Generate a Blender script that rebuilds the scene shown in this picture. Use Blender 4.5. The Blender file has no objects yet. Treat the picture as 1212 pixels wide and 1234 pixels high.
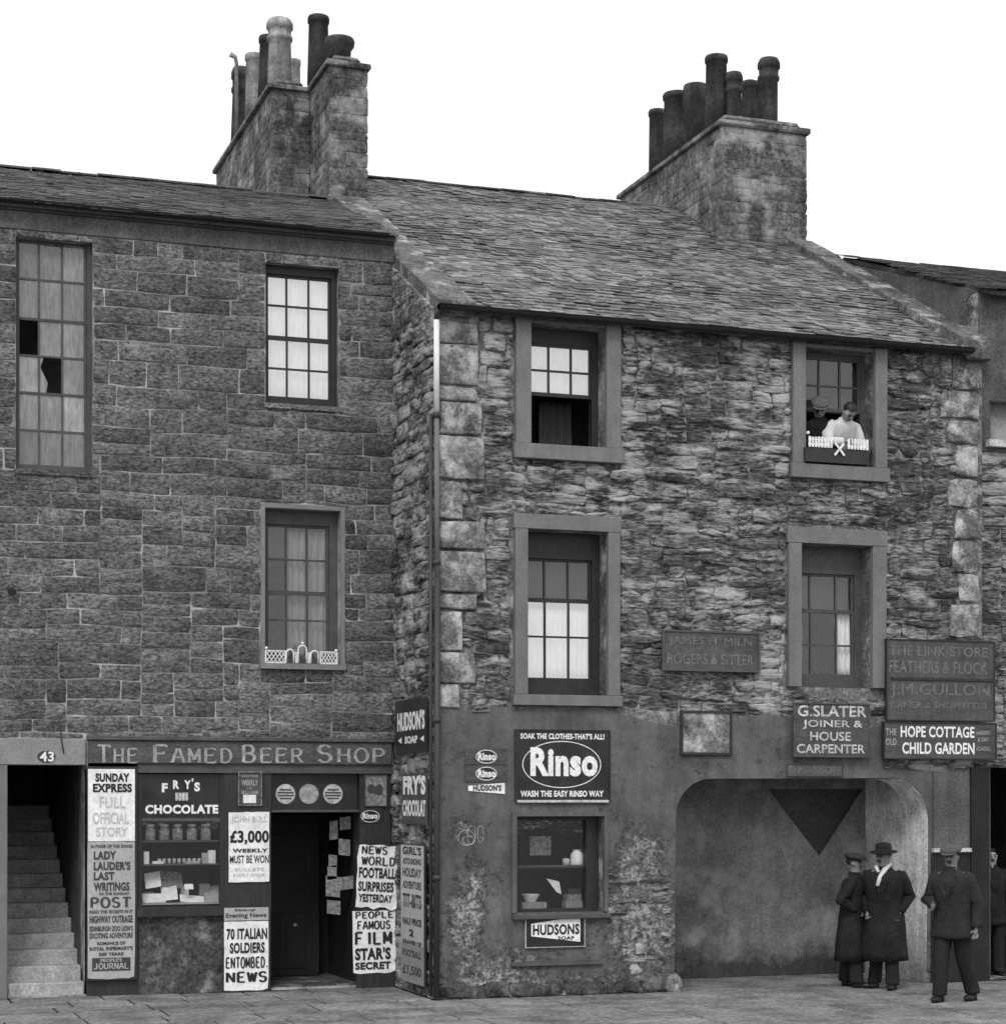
import bpy, bmesh, math, random
from mathutils import Vector, Matrix, noise
R = math.radians
scene = bpy.context.scene
C = scene.collection
PI = math.pi

# ---------------------------------------------------------------- camera
F = 2420.0; TH = math.atan(836.0/2420.0); CT = math.cos(TH); ST = math.sin(TH)
EYE = 2.33; HZ = 960.0
cam = bpy.data.objects.new('camera', bpy.data.cameras.new('camera')); C.objects.link(cam)
cam.location = (0, 0, EYE); cam.rotation_euler = (R(90), 0, -TH)
cam.data.sensor_fit = 'HORIZONTAL'; cam.data.sensor_width = 36
cam.data.lens = 36*F/1212.0; cam.data.shift_y = 343.0/1212.0
cam.data.clip_start = 0.1; cam.data.clip_end = 2000
scene.camera = cam
# ---------------------------------------------------------------- world, sun, exposure
SUN_EL = R(48); SUN_DIR = Vector((-0.55, -1.0, 0)).normalized()      # towards the sun, over the ground
w = bpy.data.worlds.new('World'); scene.world = w; w.use_nodes = True
nt = w.node_tree; nt.nodes.clear()
sky = nt.nodes.new('ShaderNodeTexSky'); sky.sky_type = 'NISHITA'; sky.sun_disc = False
sky.sun_elevation = SUN_EL; sky.sun_rotation = math.atan2(SUN_DIR.x, SUN_DIR.y)
bw = nt.nodes.new('ShaderNodeRGBToBW'); nt.links.new(sky.outputs[0], bw.inputs[0])
mx = nt.nodes.new('ShaderNodeMix'); mx.data_type = 'FLOAT'; mx.inputs[0].default_value = 0.85   # thick white overcast
nt.links.new(bw.outputs[0], mx.inputs[2]); mx.inputs[3].default_value = 10.5
bg = nt.nodes.new('ShaderNodeBackground'); bg.inputs[1].default_value = 0.12
wo = nt.nodes.new('ShaderNodeOutputWorld')
nt.links.new(mx.outputs[0], bg.inputs[0]); nt.links.new(bg.outputs[0], wo.inputs[0])
sl = bpy.data.lights.new('sun', 'SUN'); sl.energy = 1.5; sl.angle = R(18); sl.color = (1, 1, 1)
sun = bpy.data.objects.new('sun', sl); C.objects.link(sun)
sd = Vector((SUN_DIR.x*math.cos(SUN_EL), SUN_DIR.y*math.cos(SUN_EL), math.sin(SUN_EL)))
sun.rotation_euler = sd.to_track_quat('Z', 'Y').to_euler(); sun.location = (0, 0, 30)
vs = scene.view_settings; vs.view_transform = 'Standard'; vs.look = 'None'; vs.gamma = 1; vs.use_curve_mapping = False
vs.exposure = 0.0
scene.render.engine = 'CYCLES'

# ---------------------------------------------------------------- places: YL, YR are the planes of the two facades
YR = 22.0; YL = 23.7; XC = 6.78; XE = 14.0; YT = 22.1
def P(px, py, Y):
    X = (px-606)/F; Z = Y/(CT-X*ST)
    return Vector((Z*(X*CT+ST), Y, EYE+(HZ-py)/F*Z))
def PS(px, py, X0):
    X = (px-606)/F; Z = X0/(X*CT+ST)
    return Vector((X0, Z*(CT-X*ST), EYE+(HZ-py)/F*Z))
def rect(px0, py0, px1, py1, Y):          # rectangle on a facade plane: x0, z0, x1, z1
    a = P(px0, (py0+py1)/2, Y); b = P(px1, (py0+py1)/2, Y); m = (px0+px1)/2
    return (a.x, P(m, py1, Y).z, b.x, P(m, py0, Y).z)
rng = random.Random(7)
def U(a, b): return rng.uniform(a, b)

# ---------------------------------------------------------------- materials (a black and white place: greys only)
def new_mat(name):
    m = bpy.data.materials.new(name); m.use_nodes = True
    n = m.node_tree; b = n.nodes['Principled BSDF']
    return m, n, b
def nd(n, t, **k):
    x = n.nodes.new(t)
    for a, v in k.items(): setattr(x, a, v)
    return x
def mathn(n, op, a, b=None, clamp=False):
    x = nd(n, 'ShaderNodeMath', operation=op); x.use_clamp = clamp
    for i, v in enumerate((a, b)):
        if v is None: continue
        if isinstance(v, (int, float)): x.inputs[i].default_value = v
        else: n.links.new(v, x.inputs[i])
    return x.outputs[0]
def maprange(n, v, a, b, c, d, smooth=False):
    x = nd(n, 'ShaderNodeMapRange'); x.clamp = True
    if smooth: x.interpolation_type = 'SMOOTHSTEP'
    n.links.new(v, x.inputs[0])
    for i, q in enumerate((a, b, c, d)): x.inputs[i+1].default_value = q
    return x.outputs[0]
def pos(n, sx=1, sy=1, sz=1):
    g = nd(n, 'ShaderNodeNewGeometry'); m = nd(n, 'ShaderNodeMapping')
    n.links.new(g.outputs['Position'], m.inputs[0]); m.inputs['Scale'].default_value = (sx, sy, sz)
    return m.outputs[0]
def noi(n, vec, scale, detail=5, rough=0.6, dist=0.0):
    x = nd(n, 'ShaderNodeTexNoise'); n.links.new(vec, x.inputs['Vector'])
    x.inputs['Scale'].default_value = scale; x.inputs['Detail'].default_value = detail
    x.inputs['Roughness'].default_value = rough; x.inputs['Distortion'].default_value = dist
    return x.outputs[0]
def sepz(n):
    g = nd(n, 'ShaderNodeNewGeometry'); s = nd(n, 'ShaderNodeSeparateXYZ'); n.links.new(g.outputs['Position'], s.inputs[0])
    return s.outputs
def tone_out(n):                           # a tone of its own for each piece: mesh attribute plus object random
    a = nd(n, 'ShaderNodeAttribute', attribute_name='tone'); o = nd(n, 'ShaderNodeObjectInfo')
    return mathn(n, 'FRACT', mathn(n, 'ADD', a.outputs['Fac'], o.outputs['Random']))
MATS = {}
def surface(name, base, var=0.3, scale=6, fine=40, finevar=0.35, bump=0.01, rough=0.85, tone=0.0, stretch=(1, 1, 1), white=0.0, wscale=3, wamt=0.6, spec=0.3, bscale=None, patch=0.0, streak=0):
    m, n, b = new_mat(name); MATS[name] = m
    v = pos(n, *stretch)
    f = maprange(n, noi(n, v, scale, 4), 0.3, 0.7, 1-var, 1+var)
    g = maprange(n, noi(n, v, fine, 4, 0.75), 0.36, 0.64, 1-finevar, 1+finevar)
    c = mathn(n, 'MULTIPLY', f, g)
    if tone:
        t = maprange(n, tone_out(n), 0, 1, 1-tone, 1+tone); c = mathn(n, 'MULTIPLY', c, t)
    if streak:
        s = maprange(n, noi(n, pos(n, 1, 1, 0.12), 7, 4, 0.6), 0.35, 0.7, 1-streak, 1+streak*0.5); c = mathn(n, 'MULTIPLY', c, s)
    c = mathn(n, 'MULTIPLY', c, base)
    if white:
        wsrc = mathn(n, 'ADD', noi(n, v, wscale, 8, 0.72), mathn(n, 'MULTIPLY', mathn(n, 'SUBTRACT', noi(n, pos(n), 0.8, 3, .6), .5), patch))
        wn = maprange(n, wsrc, 1-white-0.07, 1-white+0.09, 0, 1)
        mxx = nd(n, 'ShaderNodeMix'); mxx.data_type = 'FLOAT'; n.links.new(wn, mxx.inputs[0]); n.links.new(c, mxx.inputs[2]); mxx.inputs[3].default_value = wamt
        c = mxx.outputs[0]
    n.links.new(c, b.inputs['Base Color'])
    b.inputs['Roughness'].default_value = rough; b.inputs['Specular IOR Level'].default_value = spec
    if bump:
        h = mathn(n, 'ADD', noi(n, v, bscale or fine*0.6, 6, 0.7), mathn(n, 'MULTIPLY', noi(n, v, (bscale or fine*0.6)*0.22, 3), 1.2))
        bp = nd(n, 'ShaderNodeBump'); bp.inputs['Distance'].default_value = bump; bp.inputs['Strength'].default_value = 1
        n.links.new(h, bp.inputs['Height']); n.links.new(bp.outputs[0], b.inputs['Normal'])
    return m
def darken_foot(m, z0=.05, z1=.55, amt=.75):  # darkens the colour towards the wall foot, broken up by noise
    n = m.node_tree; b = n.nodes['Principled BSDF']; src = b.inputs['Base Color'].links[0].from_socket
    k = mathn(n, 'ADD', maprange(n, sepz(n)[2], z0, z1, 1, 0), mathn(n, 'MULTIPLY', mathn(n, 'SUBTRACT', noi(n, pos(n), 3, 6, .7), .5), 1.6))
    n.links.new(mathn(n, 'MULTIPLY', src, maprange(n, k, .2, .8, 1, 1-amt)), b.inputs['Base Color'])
def flat(name, base, rough=0.6, spec=0.3, metal=0):
    return surface(name, base, var=0.08, scale=9, fine=70, finevar=0.12, bump=0.001, rough=rough, spec=spec)
M_STONE_L = surface('coursed_sandstone', 0.172, var=0.3, scale=3, fine=30, finevar=0.75, bump=0.05, tone=0.32, stretch=(0.7, 0.7, 1.3), white=0.34, wscale=16, wamt=0.38, bscale=24, streak=0.16)
M_MORTAR_L = surface('lime_mortar', 0.20, var=0.5, scale=1.6, fine=50, finevar=0.4, bump=0.012, white=0.47, wscale=2.2, wamt=0.5)
M_STONE_R = surface('rubble_sandstone', 0.125, var=0.7, scale=1.6, fine=22, finevar=0.8, bump=0.065, tone=0.42, stretch=(0.42, 0.42, 1.6), white=0.46, wscale=5.5, wamt=0.50, bscale=11, streak=0.30, patch=0.55)
M_MORTAR_R = surface('dark_mortar', 0.13, var=0.6, scale=1.8, fine=30, finevar=0.6, bump=0.03, white=0.44, wscale=4, wamt=0.45)
M_QUOIN = surface('pale_quoin_stone', 0.19, var=0.5, scale=4, fine=26, finevar=0.5, bump=0.035, tone=0.3, white=0.46, wscale=3, wamt=0.62, streak=0.2)
M_MARGIN = surface('dressed_margin', 0.185, var=0.12, scale=4, fine=60, finevar=0.16, bump=0.004, streak=0.12)
M_RISER = surface('rough_cast_riser', 0.07, var=0.6, scale=3, fine=24, finevar=0.5, bump=0.02, white=0.40, wscale=3.5, wamt=0.3)
M_RENDER3 = surface('grey_render', 0.10, var=0.3, scale=2, fine=36, finevar=0.4, bump=0.01, streak=0.2)
M_EAVE = surface('sooty_eave_course', 0.10, var=0.3, scale=2, fine=36, finevar=0.4, bump=0.01, streak=0.2)
M_MARGIN_L = surface('thin_window_margin', 0.22, var=0.15, scale=4, fine=60, finevar=0.2, bump=0.004)
M_LINTEL = surface('door_lintel_stone', 0.27, var=0.15, scale=4, fine=50, finevar=0.2, bump=0.004)
M_PLASTER = surface('painted_cement_render', 0.115, var=0.25, scale=1.6, fine=45, finevar=0.2, bump=0.004, streak=0.12)
M_WHITEWASH = surface('whitewashed_wall', 0.82, var=0.35, scale=3, fine=25, finevar=0.3, bump=0.012, streak=0.25); darken_foot(M_WHITEWASH, .0, .8, .5)
M_PENDWALL = surface('pend_render', 0.20, var=0.4, scale=0.9, fine=34, finevar=0.3, bump=0.006, white=0.45, wscale=1.6, wamt=0.34, streak=0.15); darken_foot(M_PENDWALL)
M_TRI = surface('dark_boarding', 0.075, var=0.2, scale=2, fine=30, finevar=0.25, bump=0.004)
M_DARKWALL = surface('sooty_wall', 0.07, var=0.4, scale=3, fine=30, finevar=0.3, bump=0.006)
M_CHIM = surface('sooty_chimney_masonry', 0.12, var=0.65, scale=1.8, fine=18, finevar=0.55, bump=0.03, tone=0.12, white=0.44, wscale=2.2, wamt=0.36, streak=0.4)
M_POT_D = surface('sooty_clay_pot', 0.05, var=0.4, scale=4, fine=26, finevar=0.4, bump=0.006, streak=0.4)
M_POT_L = surface('pale_clay_pot', 0.33, var=0.5, scale=3, fine=30, finevar=0.3, bump=0.006, streak=0.5)
M_SLATE = surface('grey_slate', 0.11, var=0.35, scale=2, fine=26, finevar=0.6, bump=0.02, rough=0.5, tone=0.7, white=0.37, wscale=16, wamt=0.7, stretch=(0.22, 1, 1))
M_SLATE_L = surface('mossy_slate', 0.08, var=0.3, scale=2, fine=34, finevar=0.4, bump=0.014, rough=0.65, tone=0.45, white=0.28, wscale=9, wamt=0.4)
M_SKEW = surface('skew_cement', 0.12, var=0.5, scale=3, fine=20, finevar=0.5, bump=0.03, white=0.40, wscale=3.2, wamt=0.55)
M_FLAG = surface('worn_flagstone', 0.185, var=0.5, scale=1.7, fine=16, finevar=0.5, white=0.40, wscale=3, wamt=0.3, bump=0.008, tone=0.15, stretch=(1, 1, 1))
M_JOINT = surface('dirt_joint', 0.035, var=0.4, scale=4, fine=40, finevar=0.3, bump=0.006)
M_ROAD = surface('stone_sett_road', 0.17, var=0.3, scale=2, fine=30, finevar=0.3, bump=0.015, tone=0.2)
M_GROUND = surface('bare_ground', 0.14, var=0.3, scale=0.3, fine=8, finevar=0.3, bump=0.02)
M_STEP = surface('worn_stone_step', 0.36, var=0.3, scale=5, fine=34, finevar=0.3, bump=0.008)
M_WOOD_D = surface('dark_painted_wood', 0.035, var=0.25, scale=4, fine=40, finevar=0.3, bump=0.002, rough=0.5, stretch=(3, 3, 0.6))
M_BLACK = surface('dead_black', 0.018, var=0.25, scale=4, fine=40, finevar=0.3, bump=0.002, rough=0.7)  # near-black, also paints in the shade right of the pend
M_WOOD_M = surface('grey_painted_wood', 0.085, var=0.25, scale=4, fine=40, finevar=0.3, bump=0.003, rough=0.55, stretch=(1, 1, 3))
M_SASH = surface('dark_sash_paint', 0.03, var=0.2, scale=6, fine=40, finevar=0.2, bump=0.001, rough=0.45)
M_SASH_G = surface('grey_sash_paint', 0.075, var=0.2, scale=6, fine=40, finevar=0.2, bump=0.001, rough=0.5)
M_FASCIA = surface('weathered_fascia_board', 0.10, var=0.3, scale=4, fine=34, finevar=0.4, bump=0.004, stretch=(0.6, 1, 2.5), streak=0.15)
M_FADED = surface('faded_sign_board', 0.095, var=0.2, scale=3, fine=30, finevar=0.3, bump=0.004, stretch=(0.6, 1, 2.5), streak=0.25)
M_SIGNDK = surface('dark_enamel_sign', 0.028, var=0.4, scale=4, fine=40, finevar=0.3, bump=0.001, rough=0.35, white=0.27, wscale=9, wamt=0.16)
M_SIGNGR = surface('grey_sign_board', 0.08, var=0.25, scale=4, fine=30, finevar=0.3, bump=0.003, stretch=(0.6, 1, 2.5))
M_LETW = surface('white_sign_paint', 0.82, var=0.14, scale=14, fine=60, finevar=0.2, bump=0, white=0.27, wscale=12, wamt=0.25)
M_LETG = surface('worn_sign_paint', 0.34, var=0.35, scale=14, fine=60, finevar=0.35, bump=0)
M_LETF = surface('faint_sign_paint', 0.15, var=0.35, scale=14, fine=60, finevar=0.35, bump=0)
M_LETM = surface('chalky_sign_paint', 0.5, var=0.35, scale=14, fine=60, finevar=0.3, bump=0)
M_INK = surface('black_printing_ink', 0.025, var=0.2, scale=14, fine=60, finevar=0.2, bump=0)
M_INKF = surface('pale_printing_ink', 0.55, var=0.15, scale=24, fine=90, finevar=0.3, bump=0)
M_INKG = surface('grey_printing_ink', 0.06, var=0.2, scale=24, fine=90, finevar=0.2, bump=0)
M_PAPER = surface('white_newsprint', 0.86, var=0.12, scale=7, fine=24, finevar=0.12, bump=0.012, bscale=9, white=0.30, wscale=9, wamt=0.45)
M_PAPERG = surface('yellowed_newsprint', 0.42, var=0.12, scale=6, fine=30, finevar=0.14, bump=0.004, bscale=8)
M_PAPERM = surface('grey_magazine_paper', 0.22, var=0.5, scale=22, fine=60, finevar=0.5, bump=0.002)
M_CLOTHW = surface('white_lace', 0.93, var=0.16, scale=5, fine=70, finevar=0.2, bump=0.002, stretch=(2.5, 2.5, 0.8))
M_CLOTHG = surface('dingy_curtain', 0.26, var=0.25, scale=8, fine=60, finevar=0.2, bump=0.002, stretch=(3, 3, 0.5))
M_BLIND = surface('drab_roller_blind', 0.06, var=0.12, scale=5, fine=60, finevar=0.15, bump=0.002)
M_PIPE_L = flat('pale_lead_pipe', 0.75, rough=0.6)
M_PIPE_D = flat('dark_iron_pipe', 0.05, rough=0.5)
M_GUT = flat('iron_gutter', 0.055, rough=0.6)
M_BOTTLE = flat('dark_bottle_glass', 0.03, rough=0.15, spec=0.5)
M_TIN = flat('pale_tin', 0.55, rough=0.4)
M_BOXM = flat('printed_card_box', 0.28, rough=0.7)
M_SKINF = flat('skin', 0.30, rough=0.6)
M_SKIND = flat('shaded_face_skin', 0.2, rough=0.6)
M_COATK = surface('black_wool_coat', 0.014, var=0.5, scale=5, fine=60, finevar=0.4, bump=0.03, bscale=9)
M_COATG = surface('dark_tweed_jacket', 0.026, var=0.2, scale=6, fine=70, finevar=0.4, bump=0.03, bscale=9)
M_TROUS = surface('dark_trousers', 0.016, var=0.2, scale=6, fine=60, finevar=0.3, bump=0.004)
M_SHIRT = surface('white_shirt', 0.62, var=0.12, scale=10, fine=60, finevar=0.1, bump=0.004)
M_SHOE = flat('black_boot_leather', 0.012, rough=0.4)
M_CAP = surface('flat_cap_tweed', 0.03, var=0.2, scale=9, fine=80, finevar=0.4, bump=0.003)
M_CAPG = surface('grey_flat_cap', 0.09, var=0.2, scale=9, fine=80, finevar=0.4, bump=0.003)
M_HAIR = flat('dark_hair', 0.02, rough=0.5)
def glass_mat(name, body, opa, refl=0.10):
    m, n, b = new_mat(name); n.nodes.remove(b); MATS[name] = m
    tr = nd(n, 'ShaderNodeBsdfTransparent'); tr.inputs[0].default_value = (0.93, 0.93, 0.93, 1)
    df = nd(n, 'ShaderNodeBsdfDiffuse')
    gl = nd(n, 'ShaderNodeBsdfGlossy'); gl.inputs['Roughness'].default_value = 0.04; gl.inputs[0].default_value = (1, 1, 1, 1)
    bpn = nd(n, 'ShaderNodeBump'); bpn.inputs['Distance'].default_value = 0.0012; n.links.new(noi(n, pos(n), 6, 2), bpn.inputs['Height'])
    n.links.new(bpn.outputs[0], gl.inputs['Normal'])
    c = mathn(n, 'MULTIPLY', maprange(n, noi(n, pos(n, 3, 3, 0.6), 9, 5, 0.7), 0.3, 0.7, 0.55, 1.4), body)
    if opa > 0:
        oi = nd(n, 'ShaderNodeObjectInfo'); c = mathn(n, 'MULTIPLY', c, maprange(n, oi.outputs['Random'], 0, 1, .45, 1.5))
    n.links.new(c, df.inputs[0])
    m1 = nd(n, 'ShaderNodeMixShader'); m2 = nd(n, 'ShaderNodeMixShader')
    o = maprange(n, noi(n, pos(n, 1, 1, 0.5), 5, 5, 0.7), 0.35, 0.65, max(0, opa-0.25), min(1, opa+0.2))
    if opa > 0: n.links.new(o, m1.inputs[0])
    else: m1.inputs[0].default_value = 0
    n.links.new(tr.outputs[0], m1.inputs[1]); n.links.new(df.outputs[0], m1.inputs[2])
    fr = nd(n, 'ShaderNodeLayerWeight'); fr.inputs[0].default_value = 0.5
    n.links.new(mathn(n, 'ADD', mathn(n, 'MULTIPLY', mathn(n, 'POWER', fr.outputs['Facing'], 5.0), 0.9), refl, True), m2.inputs[0])
    n.links.new(m1.outputs[0], m2.inputs[1]); n.links.new(gl.outputs[0], m2.inputs[2])
    n.links.new(m2.outputs[0], n.nodes['Material Output'].inputs[0])
    return m
M_GLASS = glass_mat('window_glass', 0.3, 0.0, 0.05)
M_GLASSB = glass_mat('shiny_window_glass', 0.3, 0.0, 0.32)
M_DIRTY = glass_mat('dirty_window_glass', 0.24, 0.75, 0.07)

# ---------------------------------------------------------------- object helpers
W = {}                                      # world location of every object made here
def empty(name, loc, label=None, cat=None, group=None):
    o = bpy.data.objects.new(name, None); C.objects.link(o); o.empty_display_size = 0.2
    o.location = loc; W[o] = Vector(loc); tag(o, label, cat, group); return o
def tag(o, label=None, cat=None, group=None, kind=None):
    if label: o['label'] = label
    if cat: o['category'] = cat
    if group: o['group'] = group
    if kind: o['kind'] = kind
    return o
def link(o, loc, parent):
    loc = Vector(loc); W[o] = loc
    C.objects.link(o)
    if parent: o.parent = parent; o.location = loc - W[parent]
    else: o.location = loc
    return o
def mk(name, bm, mat, parent=None, smooth=False, origin=None, kind=None, label=None):
    """bm holds world coordinates; the object's origin goes to the base of its bounding box"""
    vs_ = [v.co for v in bm.verts]
    if origin is None:
        lo = Vector((min(v.x for v in vs_), min(v.y for v in vs_), min(v.z for v in vs_)))
        hi = Vector((max(v.x for v in vs_), max(v.y for v in vs_), max(v.z for v in vs_)))
        origin = Vector(((lo.x+hi.x)/2, (lo.y+hi.y)/2, lo.z))
    origin = Vector(origin)
    for v in bm.verts: v.co -= origin
    me = bpy.data.meshes.new(name); bm.to_mesh(me); bm.free()
    for m_ in (mat if isinstance(mat, (list, tuple)) else [mat]): me.materials.append(m_)
    if smooth:
        for p in me.polygons: p.use_smooth = True
    o = bpy.data.objects.new(name, me); link(o, origin, parent)
    tag(o, label, None, None, kind)
    return o
def B(): return bmesh.new()
def box(bm, x0, x1, y0, y1, z0, z1, bev=0.0, mi=0):
    vs_ = [bm.verts.new((x, y, z)) for x in (x0, x1) for y in (y0, y1) for z in (z0, z1)]
    fs = [bm.faces.new([vs_[i] for i in q]) for q in ((0, 1, 3, 2), (4, 6, 7, 5), (0, 4, 5, 1), (2, 3, 7, 6), (0, 2, 6, 4), (1, 5, 7, 3))]
    for f in fs: f.material_index = mi
    if bev:
        es = list({e for f in fs for e in f.edges})
        bmesh.ops.bevel(bm, geom=es, offset=bev, segments=1, affect='EDGES')
    return bm
def bar(bm, a, b, wx, wy, mi=0):            # a box beam from a to b
    a = Vector(a); b = Vector(b); d = (b-a); L = d.length
    if L < 1e-6: return
    d.normalize(); up = Vector((0, 1, 0)) if abs(d.y) < 0.9 else Vector((0, 0, 1))
    s = d.cross(up).normalized(); t = s.cross(d).normalized()
    q = [bm.verts.new(p+s*i*wx/2+t*j*wy/2) for p in (a, b) for i, j in ((-1, -1), (1, -1), (1, 1), (-1, 1))]
    for f in ((0, 1, 2, 3), (7, 6, 5, 4), (0, 4, 5, 1), (1, 5, 6, 2), (2, 6, 7, 3), (3, 7, 4, 0)):
        bm.faces.new([q[i] for i in f]).material_index = mi
def tube(bm, pts, r, n=10, mi=0, cap=True):
    rings = []
    for i, p in enumerate(pts):
        p = Vector(p); a = Vector(pts[max(0, i-1)]); b = Vector(pts[min(len(pts)-1, i+1)]); d = (b-a).normalized()
        up = Vector((0, 1, 0)) if abs(d.y) < 0.9 else Vector((1, 0, 0)); s = d.cross(up).normalized(); t = s.cross(d)
        rr = r[i] if isinstance(r, (list, tuple)) else r
        rings.append([bm.verts.new(p+(s*math.cos(2*PI*k/n)+t*math.sin(2*PI*k/n))*rr) for k in range(n)])
    for u, v in zip(rings, rings[1:]):
        for k in range(n):
            f = bm.faces.new((u[k], u[(k+1) % n], v[(k+1) % n], v[k])); f.material_index = mi; f.smooth = True
    if cap: bm.faces.new(rings[0][::-1]); bm.faces.new(rings[-1])
def lathe(bm, prof, c, n=16, mi=0, jit=0):
    rings = []
    for r, z in prof:
        rings.append([bm.verts.new((c[0]+r*math.cos(2*PI*k/n)*(1+U(-jit, jit)), c[1]+r*math.sin(2*PI*k/n)*(1+U(-jit, jit)), c[2]+z)) for k in range(n)])
    for u, v in zip(rings, rings[1:]):
        for k in range(n):
            f = bm.faces.new((u[k], u[(k+1) % n], v[(k+1) % n], v[k])); f.smooth = True; f.material_index = mi
    bm.faces.new(rings[0][::-1]).material_index = mi; bm.faces.new(rings[-1]).material_index = mi
def plate(name, outline, holes, y0, y1, mat, parent=None, axis='y', kind=None):
    """a slab with holes: 2D loops (u,z) filled and given depth y0..y1"""
    cu = bpy.data.curves.new('tmp', 'CURVE'); cu.dimensions = '2D'; cu.fill_mode = 'BOTH'; cu.extrude = (y1-y0)/2
    for lp in [outline]+holes:
        s = cu.splines.new('POLY'); s.points.add(len(lp)-1); s.use_cyclic_u = True
        for p, q in zip(s.points, lp): p.co = (q[0], q[1], 0, 1)
    o = bpy.data.objects.new('tmp', cu); C.objects.link(o)
    me = bpy.data.meshes.new_from_object(o.evaluated_get(bpy.context.evaluated_depsgraph_get()))
    bpy.data.objects.remove(o); bm = B(); bm.from_mesh(me); bpy.data.meshes.remove(me); bpy.data.curves.remove(cu)
    ym = (y0+y1)/2
    for v in bm.verts:
        u, z, d = v.co
        v.co = (u, ym-d, z) if axis == 'y' else (ym-d, u, z)
    bmesh.ops.recalc_face_normals(bm, faces=bm.faces)
    for f in bm.faces: f.smooth = False
    return mk(name, bm, mat, parent, kind=kind)
def rloop(r): return [(r[0], r[1]), (r[2], r[1]), (r[2], r[3]), (r[0], r[3])]
def dup(o, loc, label=None, rz=None):
    c = o.copy(); C.objects.link(c); c.location = loc; W[c] = Vector(loc)
    if rz is not None: c.rotation_euler.z = rz
    if label: c['label'] = label
    for ch in list(o.children):
        d = ch.copy(); C.objects.link(d); d.parent = c
        for g in list(ch.children):
            e = g.copy(); C.objects.link(e); e.parent = d
    return c

# ---------------------------------------------------------------- lettering
_fc = {}
def text_bm(s, bold=0.0):
    k = (s, bold)
    if k not in _fc:
        cu = bpy.data.curves.new('t', 'FONT'); cu.body = s; cu.size = 1; cu.offset = bold; cu.resolution_u = 3; cu.extrude = 0
        cu.space_character = 1+bold*1.6
        o = bpy.data.objects.new('t', cu); C.objects.link(o)
        me = bpy.data.meshes.new_from_object(o.evaluated_get(bpy.context.evaluated_depsgraph_get()))
        bpy.data.objects.remove(o); bpy.data.curves.remove(cu); _fc[k] = me
    bm = B(); bm.from_mesh(_fc[k]); return bm
# a plain slab-serif stroke alphabet for the painted and wood-block words
SF = {'A': [[(0, 0), (.42, 1)], [(.58, 1), (1, 0)], [(.18, .36), (.82, .36)]], 'B': [[(.12, 0), (.12, 1)], 'DB'], 'D': [[(.12, 0), (.12, 1)], 'DD'],
      'E': [[(.12, 0), (.12, 1)], [(.12, 1), (.9, 1)], [(.12, .52), (.72, .52)], [(.12, 0), (.92, 0)]],
      'F': [[(.12, 0), (.12, 1)], [(.12, 1), (.9, 1)], [(.12, .52), (.72, .52)]], 'H': [[(.12, 0), (.12, 1)], [(.88, 0), (.88, 1)], [(.12, .52), (.88, .52)]],
      'I': [[(.5, 0), (.5, 1)]], 'L': [[(.12, 0), (.12, 1)], [(.12, 0), (.92, 0)]],
      'M': [[(.08, 0), (.08, 1)], [(.08, 1), (.5, .2)], [(.5, .2), (.92, 1)], [(.92, 1), (.92, 0)]],
      'N': [[(.1, 0), (.1, 1)], [(.1, 1), (.9, 0)], [(.9, 0), (.9, 1)]], 'O': ['OO'], 'P': [[(.12, 0), (.12, 1)], 'PP'],
      'R': [[(.12, 0), (.12, 1)], 'PP', [(.5, .48), (.95, 0)]], 'S': ['SS'], 'T': [[(.5, 0), (.5, 1)], [(.04, 1), (.96, 1)]],
      'U': [[(.1, 1), (.1, .3)], 'UU', [(.9, .3), (.9, 1)]], 'W': [[(0, 1), (.27, 0)], [(.27, 0), (.5, .9)], [(.5, .9), (.73, 0)], [(.73, 0), (1, 1)]],
      'Y': [[(0, 1), (.5, .45)], [(1, 1), (.5, .45)], [(.5, .45), (.5, 0)]], 'C': ['CC'], 'G': ['CC', [(.9, .42), (.9, .1)], [(.6, .42), (1, .42)]],
      'V': [[(0, 1), (.5, 0)], [(.5, 0), (1, 1)]], 'J': [[(.7, 1), (.7, .25)], 'JJ'], 'K': [[(.12, 0), (.12, 1)], [(.9, 1), (.12, .45)], [(.4, .6), (.95, 0)]], '.': [[(.3, .0), (.3, .12)]], ' ': []}
def _curve(k):
    A = lambda cx, cz, rx, rz, a, b, n=12: [(cx+rx*math.cos(R(a+(b-a)*i/n)), cz+rz*math.sin(R(a+(b-a)*i/n))) for i in range(n+1)]
    return {'DD': lambda: [[(.12, 1), (.4, 1)]+A(.4, .5, .5, .5, 90, -90)+[(.12, 0)]],
            'DB': lambda: [[(.12, 1), (.45, 1)]+A(.5, .76, .3, .24, 90, -90, 8)+[(.12, .52)], [(.5, .52)]+A(.52, .26, .36, .26, 90, -90, 8)+[(.12, 0)]],
            'PP': lambda: [[(.12, 1), (.5, 1)]+A(.52, .74, .34, .26, 90, -90, 8)+[(.12, .48)]],
            'OO': lambda: [A(.5, .5, .48, .52, 0, 360, 20)], 'CC': lambda: [A(.5, .5, .45, .52, 45, 318, 16)],
            'UU': lambda: [A(.5, .3, .4, .3, 180, 360, 10)], 'JJ': lambda: [A(.4, .25, .3, .25, 0, -170, 8)],
            'SS': lambda: [A(.5, .76, .36, .25, 25, 270, 10)+A(.5, .26, .38, .27, 90, -160, 10)[1:]]}[k]()
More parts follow.
